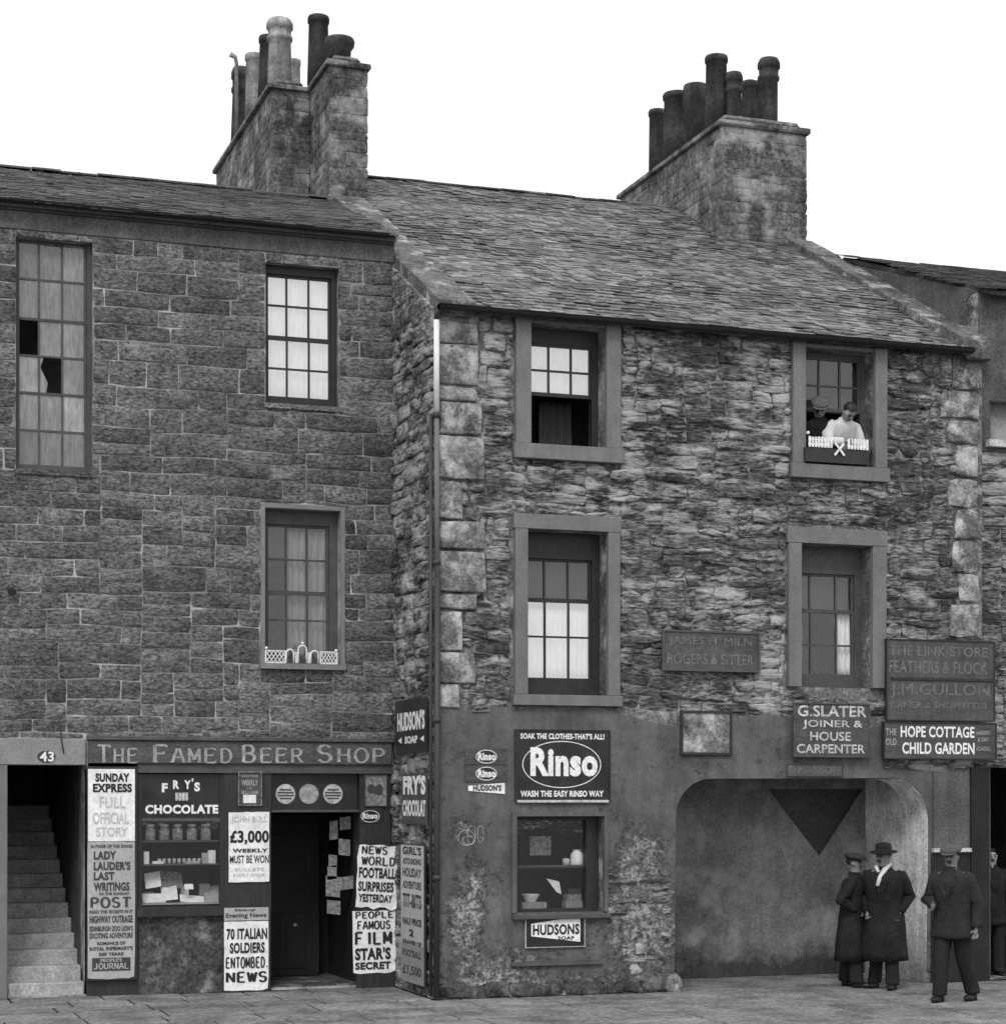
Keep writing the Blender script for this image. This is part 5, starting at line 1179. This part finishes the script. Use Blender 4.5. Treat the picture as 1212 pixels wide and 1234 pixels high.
for k, (px, w_, h_, m_, t_) in enumerate(((176, 6, 14, M_PAPER, 'narrow white packet at the left end of the middle shop window shelf'), (255, 8, 15, M_PAPER, 'tall white packet at the right end of the middle shop window shelf'), (247, 7, 12, M_PAPERG, 'grey packet beside the tall white packet on the middle shelf'), (190, 12, 3, M_PAPER, 'flat white tray on the left of the middle shop window shelf'), (232, 16, 3, M_PAPERG, 'flat grey tray towards the right of the middle shop window shelf'))):
    v = std(zsh[1], px); bm = B(); box(bm, v.x-w_*kk/2, v.x+w_*kk/2, Yi-.03, Yi+.05, v.z, v.z+h_*kk); item('packet', t_, 'packet', bm, m_)
Yj = YL+.075
for k, (px, py, w_, h_, m_, t_, sh) in enumerate(((186, 1088, 26, 10, M_PAPER, 'white paper lying at the left front of the shop window display', .0), (185, 1070, 18, 17, M_PAPER, 'tilted white paper at the upper left of the shop window display', .15), (208, 1070, 24, 18, M_PAPERM, 'dark printed magazine in the middle of the shop window display', -.1),
        (205, 1085, 18, 15, M_PAPER, 'white leaflet leaning below the dark magazine in the shop window', .1), (232, 1088, 28, 8, M_PAPER, 'white newspaper spread at the front right of the shop window display', -.1), (257, 1089, 18, 20, M_PAPERG, 'grey folded paper at the right end of the shop window display', .0), (228, 1072, 10, 6, M_PAPER, 'small white card above the spread newspaper in the shop window', 0))):
    y_ = Yj+.05*(k % 3); bm = Pbox(px, py, w_, h_, y_, .008); zc = P(px, py, y_).z
    for v in bm.verts: v.co.y += (v.co.z-zc)*.7; v.co.z += (v.co.x-P(px, py, y_).x)*sh
    item('paper', t_, 'paper', bm, m_)

tn = None
for k in range(9):
    v = std(zsh[1], 192+k*6); 
    if tn is None:
        bm = B(); lathe(bm, [(.021, 0), (.021, .055), (.019, .06)], v, 10); tn = item('tin', 'leftmost small plain tin in the row on the middle shop window shelf', 'tin', bm, M_TIN, 'small tins on the middle shop window shelf')
    else: dup(tn, v, ('', 'second', 'third', 'fourth', 'middle', 'fourth last', 'third last', 'last but one', 'rightmost')[k]+' small plain tin in the row on the middle shop window shelf')
for k, (px, w_, h_, m_, t_) in enumerate(((178, 12, 7, M_PAPERG, 'grey box end at the far left of the lower shop window display'), (222, 9, 11, M_PAPER, 'upright white card behind the dark magazine in the shop window'), (246, 12, 12, M_BOXM, 'card box behind the grey folded paper in the shop window'), (198, 8, 9, M_PAPERM, 'printed packet behind the tilted paper in the shop window'))):
    v = std(zsh[0], px, YL+.3); bm = B(); box(bm, v.x-w_*kk/2, v.x+w_*kk/2, YL+.26, YL+.34, v.z, v.z+h_*kk*1.7); item('display_box', t_, 'box', bm, m_)
# ---- drainpipe at the corner
dp = empty('drainpipe', (XC-.02, YR-.1, 0), 'thin drainpipe down the house corner, white painted at the top and dark below', 'drainpipe')
xp = P(526, 700, YR-.1).x
z_a, z_b, z_c = P(526, 385, YR-.1).z, P(526, 500, YR-.1).z, P(526, 590, YR-.1).z
bm = B(); tube(bm, [(xp, YR-.1, z_b), (xp, YR-.1, z_a)], .034, 12); mk('upper_length', bm, M_PIPE_L, dp)
bm = B(); tube(bm, [(xp+.008, YR-.1, z_c-1), (xp, YR-.1, z_b-.004)], .03, 12); mk('middle_length', bm, M_MARGIN, dp)
bm = B(); tube(bm, [(xp, YR-.1, .02), (xp+.008, YR-.1, z_c-1.004)], .036, 12); mk('lower_length', bm, M_PIPE_D, dp)
bm = B(); tube(bm, [(xp, YR-.1, z_a), (xp-.0, YR-.13, z_a+.08), (xp+.05, YR-.18, ER-.03)], .034, 10); mk('swan_neck', bm, M_PIPE_D, dp)
for z in (z_b, 5.0, 3.2, 1.4):
    bm = B(); box(bm, xp-.05, xp+.05, YR-.11, YR-.0, z-.02, z+.02); tube(bm, [(xp, YR-.1, z-.03), (xp, YR-.1, z+.03)], .046, 12); mk('bracket', bm, M_PIPE_D, dp)
bm = B(); px_ = PS(519, 900, XC-.075); tube(bm, [(XC-.075, px_.y, .05), (XC-.075, px_.y, P(519, 500, YR).z)], .022, 10); o = mk('service_pipe', bm, M_PIPE_D); tag(o, 'thin dark pipe running beside the drainpipe on the return wall', 'pipe')

# wall lamp stub at the left edge
c = P(14, 711, YL-.08); bm = B(); tube(bm, [(c.x-.02, YL-.0, c.z+.02), (c.x, YL-.1, c.z), (c.x, YL-.15, c.z-.03)], [.03, .035, .05], 10); o = mk('waste_pipe_outlet', bm, M_PIPE_D); tag(o, 'stubby black pipe outlet sticking out of the wall at the left edge', 'pipe')

# ---- miniature fences on window sills
q = W3; fy = YL-.045
fn = empty('sill_fence', ((q[0]+q[2])/2, fy, q[1]), 'white lattice sill fence with three little arches below the window over the beer shop', 'sill fence')
Fx = lambda px: P(px, 790, fy).x; Fz = lambda py: P(363, py, fy).z
def lattice(a, b, z0, z1, root):
    bm = B(); bar(bm, (a, fy, z0), (b, fy, z0), .012, .012); bar(bm, (a, fy, z1), (b, fy, z1), .012, .012); bar(bm, (a, fy-.001, z0), (a, fy-.001, z1), .014, .014); bar(bm, (b, fy-.001, z0), (b, fy-.001, z1), .014, .014)
    n_ = 5; s_ = (b-a)/n_
    for k in range(-1, n_):
        for sg in (1, -1):
            x_0 = a+k*s_; x_1 = a+(k+2)*s_; za, zb_ = (z0, z1) if sg > 0 else (z1, z0)
            if x_0 < a: za = za+(zb_-za)*(a-x_0)/(x_1-x_0); x_0 = a
            if x_1 > b: zb_ = za+(zb_-za)*(b-x_0)/(x_1-x_0) if x_0 > a+1e-6 or True else zb_; x_1 = b
            bar(bm, (x_0, fy-.003*sg, za), (x_1, fy-.003*sg, zb_), .009, .005)
    mk('lattice_panel', bm, M_LETW, root)
z0f, z1f = q[1]+.004, Fz(785)
lattice(Fx(320), Fx(344), z0f, z1f, fn); lattice(Fx(386), Fx(406), z0f, z1f, fn)
for (cx, w_, top) in ((349.5, 9, 783), (364.5, 10, 778), (379, 9, 784)):
    bm = B(); xa, xb = Fx(cx-w_/2), Fx(cx+w_/2); zt = Fz(top); r_ = (xb-xa)/2
    tube(bm, [(xa, fy, z0f), (xa, fy, zt-r_)]+[((xa+xb)/2-r_*math.cos(PI*k/6), fy, zt-r_+r_*math.sin(PI*k/6)) for k in range(1, 6)]+[(xb, fy, zt-r_), (xb, fy, z0f)], .011, 6)
    mk('arch', bm, M_LETW, fn)
bm = B()
for px in (356.5, 358, 371.5, 373): bar(bm, (Fx(px), fy, z0f), (Fx(px), fy, Fz(788)), .011, .01)
for a, b in ((354, 360), (369.5, 375)): bar(bm, (Fx(a), fy, Fz(787)), (Fx(b), fy, Fz(787)), .012, .01)
mk('picket', bm, M_LETW, fn)
bm = B()
for px, py in ((321, 782), (405, 783), (364.5, 775)):
    bmesh.ops.create_icosphere(bm, subdivisions=2, radius=.018, matrix=Matrix.Translation((Fx(px), fy, Fz(py))))
mk('finial', bm, M_LETW, fn)
bm = B(); c = P(324, 673, YL+.19); lathe(bm, [(.022, 0), (.03, .03), (.028, .03)], (c.x, YL+.09, P(324, 676, YL+.12).z), 12)
fy = YR-.115; Gx = lambda px: P(px, 545, fy).x; Gz = lambda py: P(1010, py, fy).z
fb = empty('window_box', (Gx(1010), fy, W6[1]), 'dark window box with white pickets and a white cross below two people leaning out', 'window box')
bm = B(); box(bm, Gx(970), Gx(1047), fy-.0, fy+.10, Gz(558), Gz(541)); mk('box', bm, M_WOOD_D, fb)
for a, b in ((974, 1000), (1021, 1046)):
    x = a
    while x < b:
        bm = B(); box(bm, Gx(x), Gx(x+2.4), fy-.014, fy-.002, Gz(540.5), Gz(528)+U(-.004, .004)); bm2 = mk('picket', bm, M_LETW, fb); x += 3.7
    bm = B(); box(bm, Gx(a), Gx(b-.3), fy-.0018, fy+.006, Gz(538), Gz(535.5)); box(bm, Gx(a), Gx(b-.3), fy-.0018, fy+.006, Gz(532), Gz(530)); mk('rail', bm, M_LETW, fb)
bm = B(); cz = Gz(541); cx = Gx(1010.5); r_ = .065
bar(bm, (cx-r_, fy-.016, cz-r_*1.25), (cx+r_, fy-.016, cz+r_*1.1), .026, .008); bar(bm, (cx+r_, fy-.024, cz-r_*1.25), (cx-r_, fy-.024, cz+r_*1.1), .026, .006); mk('cross', bm, M_LETW, fb)
bm = B(); bmesh.ops.create_icosphere(bm, subdivisions=2, radius=.022, matrix=Matrix.Translation((Gx(973), fy-.01, Gz(524)))); mk('finial', bm, M_LETW, fb)

# ================================================================ PEOPLE
def skin(name, nodes, edges, mats, parent, root=0, sub=2, origin=None, facemat=None):
    me = bpy.data.meshes.new('t'); me.from_pydata([n_[:3] for n_ in nodes], edges, [])
    o = bpy.data.objects.new('t', me); C.objects.link(o)
    m1 = o.modifiers.new('s', 'SKIN'); m1.use_smooth_shade = True
    if not me.skin_vertices: 
        bpy.context.view_layer.objects.active = o
    sv = me.skin_vertices[0].data
    for i, n_ in enumerate(nodes):
        sv[i].radius = (n_[3], n_[4] if len(n_) > 4 else n_[3]); sv[i].use_root = (i == root)
    m2 = o.modifiers.new('u', 'SUBSURF'); m2.levels = sub; m2.render_levels = sub
    me2 = bpy.data.meshes.new_from_object(o.evaluated_get(bpy.context.evaluated_depsgraph_get()))
    bpy.data.objects.remove(o)
    bm = B(); bm.from_mesh(me2); bpy.data.meshes.remove(me2)
    if facemat:
        for f in bm.faces: f.material_index = facemat(f.calc_center_median())
    return bm
def loft(bm, rings, n=18, cap=True, jit=.006, seed=0):
    """rings: (centre, half width, half depth[, squareness]); a cloth tube with soft folds"""
    R_ = []
    for i, (c, a, b) in enumerate(rings):
        c = Vector(c); ring_ = []
        for k in range(n):
            t = 2*PI*k/n; q = noise.noise(Vector((math.cos(t)*2.3+seed, math.sin(t)*2.3, i*.55)))
            f = 1+q*.09; cx, sy = math.cos(t), math.sin(t)
            e = .86                              # slightly boxy section
            ring_.append(bm.verts.new(c+Vector((math.copysign(abs(cx)**e, cx)*a*f, math.copysign(abs(sy)**e, sy)*b*f, q*jit))))
        R_.append(ring_)
    for u, v in zip(R_, R_[1:]):
        for k in range(n): bm.faces.new((u[k], u[(k+1) % n], v[(k+1) % n], v[k]))
    if cap: bm.faces.new(R_[0][::-1]); bm.faces.new(R_[-1])
def person(label, loc, heading, arms, legs=None, height=1.70, cap='flat', coat='jacket', m_coat=M_COATG, m_tr=M_TROUS, m_cap=M_CAP, lean=0.0, head_turn=0.0, head_pitch=0.0, scarf=False, half=False, name='person', m_shirt=None, face=M_SKINF, bulk=1.0):
    """local frame: facing -y, x to the figure's left; joints in metres for a 1.70 m figure"""
    root = empty(name, loc, label, 'person'); root.rotation_euler.z = heading
    s = height/1.70; sd0 = U(0, 50)
    hip = Vector((0, 0, .92)); sp = Vector((0, -math.sin(lean), math.cos(lean)))
    chest = hip+sp*.42; neck = hip+sp*.54
    ax = Vector((0, -math.sin(head_pitch), math.cos(head_pitch)))
    fd = Matrix.Rotation(head_turn, 3, 'Z') @ Vector((0, -math.cos(head_pitch), -math.sin(head_pitch))); sd_ = fd.cross(ax).normalized()*-1
    hb = neck+ax*.05; hm = hb+ax*.085; ht = hm+ax*.065-fd*.01
    nodes = []; edges = []
    def N(p, a, b=None, frm=None):
        nodes.append((p[0]*s, p[1]*s, p[2]*s, a*s, (b if b is not None else a)*s)); i = len(nodes)-1
        if frm is not None: edges.append((frm, i))
        return i
    tk = .62 if half else 1; i0 = N(hip, .14*tk, .10*tk); i1 = N((hip+chest)/2, .135*tk, .10*tk, i0); i2 = N(chest, .14*tk, .10*tk, i1); i3 = N(neck, .056, .060, i2); i4 = N(hb+fd*.012, .062, .070, i3); i5 = N(hm, .077, .094, i4); N(ht, .062, .076, i5)
    n1 = N(hm+fd*.098-ax*.015, .010, None, i5); N(hm+fd*.106-ax*.036, .012, None, n1)
    for sg in (-1, 1):
        e = N(hm+sd_*sg*.079-ax*.015, .011, .008, i5); N(hm+sd_*sg*.085+ax*.012-fd*.012, .011, .007, e)
    for sg, (el, wr_) in zip((-1, 1), arms):
        sh = chest+Vector((sg*.18, 0, 0))+sp*.03; a = N(sh, .058, None, i2); b = N(el, .043, None, a); c = N(wr_, .028, .022, b)
        d = (Vector(wr_)-Vector(el)).normalized(); side_ = d.cross(Vector((0, 1, 0))); side_ = side_.normalized() if side_.length > .1 else Vector((1, 0, 0)); p_ = N(Vector(wr_)+d*.055, .034, .016, c)
        nrm = d.cross(side_)
        for k, (off, L) in enumerate(((-.028, .055), (-.010, .066), (.009, .062), (.027, .048))):
            k1 = Vector(wr_)+d*.09+side_*off; f1 = N(k1, .0095, None, p_); k2 = k1+d*L*.45+nrm*.016; f2 = N(k2, .0085, None, f1); N(k2+d*L*.2+nrm*.026, .0075, None, f2)
        tb = Vector(wr_)+d*.04-side_*.038*sg+nrm*.01; t1 = N(tb, .0115, None, p_); N(tb+d*.035-side_*.010*sg+nrm*.02, .0095, None, t1)
    if legs is None: legs = (((-.10, 0, .48), (-.11, .02, .08)), ((.10, 0, .48), (.11, .02, .08)))
    if not half:
        for kn, an in legs:
            sgx = -1 if kn[0] < 0 else 1
            h_ = N((sgx*.08, 0, .86), .08, None, i0); k_ = N(kn, .05, None, h_); a_ = N(an, .034, None, k_); N((an[0], an[1]-.10, .035), .030, .024, a_)
    bm = skin('body', nodes, edges, None, root, 0, 1)
    def child(nm, bm_, mat, sm=True):
        bmesh.ops.recalc_face_normals(bm_, faces=bm_.faces)
        me_ = bpy.data.meshes.new(nm); bm_.to_mesh(me_); bm_.free(); me_.materials.append(mat)
        if sm:
            for p_ in me_.polygons: p_.use_smooth = True
        o_ = bpy.data.objects.new(nm, me_); C.objects.link(o_); o_.parent = root; return o_
    child('body', bm, face)
    # coat: one lofted tube for the trunk, one for each sleeve
    K = bulk; bm = B(); ctr = lambda t: (hip+sp*t)*s
    ring_ = []
    if not half and coat == 'long': ring_ += [(Vector((0, .01, .34))*s, .235*K*s, .19*K*s), (Vector((0, .0, .55))*s, .215*K*s, .175*K*s), (Vector((0, 0, .76))*s, .20*K*s, .16*K*s)]
    elif not half: ring_ += [(Vector((0, 0, .70))*s, .205*K*s, .155*K*s), (Vector((0, 0, .78))*s, .20*K*s, .15*K*s)]
    ring_ += [(ctr(.0), .182*K*s, .142*K*s), (ctr(.16), .178*K*s, .135*K*s), (ctr(.30), .198*K*s, .142*K*s), (ctr(.40), .212*K*s, .135*K*s), (ctr(.455), .200*K*s, .115*K*s), (ctr(.50), .13*s, .088*s), (ctr(.535), .078*s, .076*s), (ctr(.56), .070*s, .072*s)]
    loft(bm, ring_, 20, seed=sd0)
    for sg, (el, wr_) in zip((-1, 1), arms):
        sh = chest+Vector((sg*.165, 0, 0))+sp*.0; el = Vector(el); wr_ = Vector(wr_); pts = [sh+sp*.045-Vector((sg*.03, 0, 0)), sh+sp*.02+Vector((sg*.02, 0, 0)), sh.lerp(el, .45)+Vector((sg*.012, 0, 0)), sh.lerp(el, .85), el+(el-(sh+wr_)/2)*.12, el.lerp(wr_, .35), el.lerp(wr_, .8), wr_]
        rad = [.055, .078, .075, .066, .066, .060, .052, .050]
        tube(bm, [p*s for p in pts], [r_*s*(.5+.5*K) for r_ in rad], 12)
    for v in bm.verts: v.co += noise.noise_vector(Vector(v.co)*9+Vector((sd0, 0, 0)))*.020
    bmesh.ops.subdivide_edges(bm, edges=list(bm.edges), cuts=1, smooth=.6, use_grid_fill=True)
    child('coat' if coat == 'long' else ('shirt' if m_shirt else 'jacket'), bm, m_shirt or m_coat)
    if not half and not m_shirt:
        # lapels, lying on the chest
        for sg in (-1, 1):
            bm = B(); f = bm.faces.new([bm.verts.new(Vector(p)*s+Vector((0, -math.sin(lean)*.38, 0))) for p in ((sg*.035, -.088, 1.44), (sg*.105, -.122, 1.38), (sg*.075, -.150*K, 1.27), (sg*.012, -.152*K, 1.12))])
            e = bmesh.ops.extrude_face_region(bm, geom=[f])
            for v in [g_ for g_ in e['geom'] if isinstance(g_, bmesh.types.BMVert)]: v.co.y += .012
            child('lapel', bm, m_coat, False)
    if not half:
        bm = B()
        for kn, an in legs:
            sgx = -1 if kn[0] < 0 else 1; kn = Vector(kn); an = Vector(an); h_ = Vector((sgx*.09, 0, .84))
            loft(bm, [((h_+Vector((0, 0, .06)))*s, .105*s, .12*s), (h_*s, .105*s, .12*s), (h_.lerp(kn, .5)*s, .096*s, .105*s), (kn*s, .086*s, .092*s), (kn.lerp(an, .5)*s, .080*s, .088*s), (kn.lerp(an, .9)*s, .078*s, .092*s), ((an-Vector((0, .01, .015)))*s, .074*s, .095*s)], 14, seed=sgx+sd0)
        for v in bm.verts: v.co += noise.noise_vector(Vector(v.co)*9)*.014
        bmesh.ops.subdivide_edges(bm, edges=list(bm.edges), cuts=1, smooth=.6, use_grid_fill=True)
        child('trousers', bm, m_tr)
        for kn, an in legs:
            bm = B(); lathe(bm, [(.05, 0), (.052, .09)], (an[0]*s, an[1]*s, 0), 12)
            bmesh.ops.create_uvsphere(bm, u_segments=14, v_segments=8, radius=.05*s, matrix=Matrix.Translation((an[0]*s, (an[1]-.09)*s, .035*s)) @ Matrix.Diagonal((.95, 2.5, .85, 1)))
            for v in bm.verts:
                if v.co.z < .004: v.co.z = .002
            child('boot', bm, M_SHOE)
    if scarf:
        bm = B(); nk = neck*s; tube(bm, [(nk.x-.04, nk.y-.150*K, nk.z-.22), (nk.x-.02, nk.y-.13, nk.z-.12), (nk.x+.03, nk.y-.095, nk.z-.02), (nk.x+.085, nk.y-.03, nk.z+.02), (nk.x+.06, nk.y+.07, nk.z+.03), (nk.x-.05, nk.y+.075, nk.z+.03), (nk.x-.085, nk.y-.03, nk.z+.0), (nk.x-.04, nk.y-.10, nk.z-.06)], [.022, .03, .032, .032, .03, .03, .028, .02], 8)
        child('scarf', bm, M_SHIRT)
    # hair, cap or hat, in the head's own frame
    hc = hm*s; M = Matrix((sd_, -fd, ax)).transposed().to_4x4(); T = Matrix.Translation(hc)
    bm = B(); bmesh.ops.create_uvsphere(bm, u_segments=18, v_segments=12, radius=.088*s, matrix=Matrix.Translation((0, .014, .032*s)) @ Matrix.Diagonal((.97, 1.12, .95, 1)))
    bmesh.ops.delete(bm, geom=[v for v in bm.verts if v.co.z < -.035 or (-v.co.y > .03 and v.co.z < .055*s) or (v.co.y < .02 and v.co.z < .0)], context='VERTS')
    bmesh.ops.transform(bm, matrix=T @ M, verts=bm.verts); child('hair', bm, M_HAIR)
    if cap:
        bm = B()
        if cap == 'flat':
            bmesh.ops.create_uvsphere(bm, u_segments=20, v_segments=10, radius=.125*s, matrix=Matrix.Translation((0, -.005, .078*s)) @ Matrix.Rotation(R(9), 4, 'X') @ Matrix.Diagonal((.95, 1.16, .40, 1)))
            bmesh.ops.create_uvsphere(bm, u_segments=18, v_segments=8, radius=.08*s, matrix=Matrix.Translation((0, -.112*s, .048*s)) @ Matrix.Rotation(R(16), 4, 'X') @ Matrix.Diagonal((1.1, .75, .13, 1)))
        else:
            lathe(bm, [(.165, 0), (.170, .006), (.10, .016), (.098, .06), (.090, .10), (.05, .115), (.03, .10)], (0, 0, .045*s), 20)
        bmesh.ops.transform(bm, matrix=T @ M, verts=bm.verts); child('cap' if cap == 'flat' else 'hat', bm, m_cap)
    bm = B()
    for sg in (-1, 1):
        bmesh.ops.create_icosphere(bm, subdivisions=1, radius=.012, matrix=Matrix.Translation((sg*.031*s, -.083*s, .004)) @ Matrix.Diagonal((1.4, 1, .8, 1)))
        bar(bm, (sg*.014*s, -.094*s, .024), (sg*.052*s, -.080*s, .026), .010, .010)
    if not half: bar(bm, (-.030*s, -.096*s, -.046*s), (.030*s, -.096*s, -.046*s), .014, .012)
    bmesh.ops.create_icosphere(bm, subdivisions=1, radius=.011, matrix=Matrix.Translation((0, -.084*s, -.064*s)) @ Matrix.Diagonal((1.9, 1, .4, 1)))
    bmesh.ops.transform(bm, matrix=T @ M, verts=bm.verts); child('eyes_and_brows', bm, M_HAIR)
    return root
def stand(px, py):                           # where a foot at this pixel touches the ground
    Z = EYE*F/(py-HZ); X = (px-606)/F*Z
    return Vector((X*CT+Z*ST, -X*ST+Z*CT, 0))
a = stand(1026, 1190); b = stand(1066, 1192); c = stand(1148, 1207); d = stand(1202, 1188)
person('person at the left of the pend group in a long black coat with elbow out', (a.x, a.y, 0), R(52), (((-.34, .08, 1.14), (-.17, -.06, 1.00)), ((.26, .02, 1.10), (.17, -.08, .95))), coat='long', m_coat=M_COATK, height=1.62, cap='flat', head_turn=-.3, bulk=1.12, lean=.07, face=M_SKIND, legs=(((-.09, -.06, .48), (-.10, -.08, .08)), ((.10, .05, .48), (.13, .10, .08))))
person('person in a dark hat and white scarf standing against the pend wall', (b.x, b.y, 0), R(-42), (((-.26, .06, 1.12), (-.19, -.08, .93)), ((.27, .08, 1.12), (.19, -.05, .92))), coat='long', m_coat=M_COATK, cap='hat', m_cap=M_COATK, scarf=True, height=1.72, head_turn=-.5, bulk=1.22, lean=.09, head_pitch=.12, face=M_SKIND, legs=(((-.11, .05, .48), (-.14, .10, .08)), ((.10, -.07, .48), (.11, -.08, .08))))
person('person in a dark jacket and grey flat cap standing apart, nearest the street', (c.x, c.y, 0), R(-55), (((-.27, -.03, 1.12), (-.14, -.23, 1.06)), ((.27, .05, 1.08), (.27, .0, .82))), legs=(((-.09, -.10, .48), (-.09, -.14, .09)), ((.09, .08, .48), (.13, .24, .09))), m_coat=M_COATG, m_cap=M_CAPG, height=1.76, head_turn=.1, bulk=1.15, lean=.05, head_pitch=.1, face=M_SKIND)
person('person half hidden in the dark doorway at the far right edge', (XE+.42, YT+.35, 0), R(-10), (((-.26, 0, 1.10), (-.24, -.06, .84)), ((.26, 0, 1.10), (.24, -.06, .84))), m_coat=M_COATK, cap=None, height=1.66, head_turn=-.1)
# the two people leaning out of the upper window
wz = W6[1]
c = P(1016, 540, YR-.0)
person('person in a white shirt with bowed dark head leaning out above the picket fence', (c.x+.02, YR+.30, wz-.80), R(4), (((-.25, -.26, 1.10), (-.07, -.34, 1.10)), ((.25, -.26, 1.10), (.08, -.35, 1.09))), half=True, cap=None, lean=.5, head_pitch=1.0, m_shirt=M_SHIRT, face=M_SKINF)
c = P(988, 540, YR)
person('person in dark clothes and a grey cap leaning out at the left of the window', (c.x+.10, YR+.36, wz-.80), R(-14), (((-.22, -.20, 1.10), (-.06, -.30, 1.08)), ((.22, -.2, 1.10), (.08, -.30, 1.08))), half=True, cap='flat', lean=.5, head_pitch=.5, m_coat=M_COATK, m_cap=M_CAPG, face=M_SKIND, head_turn=-.3)
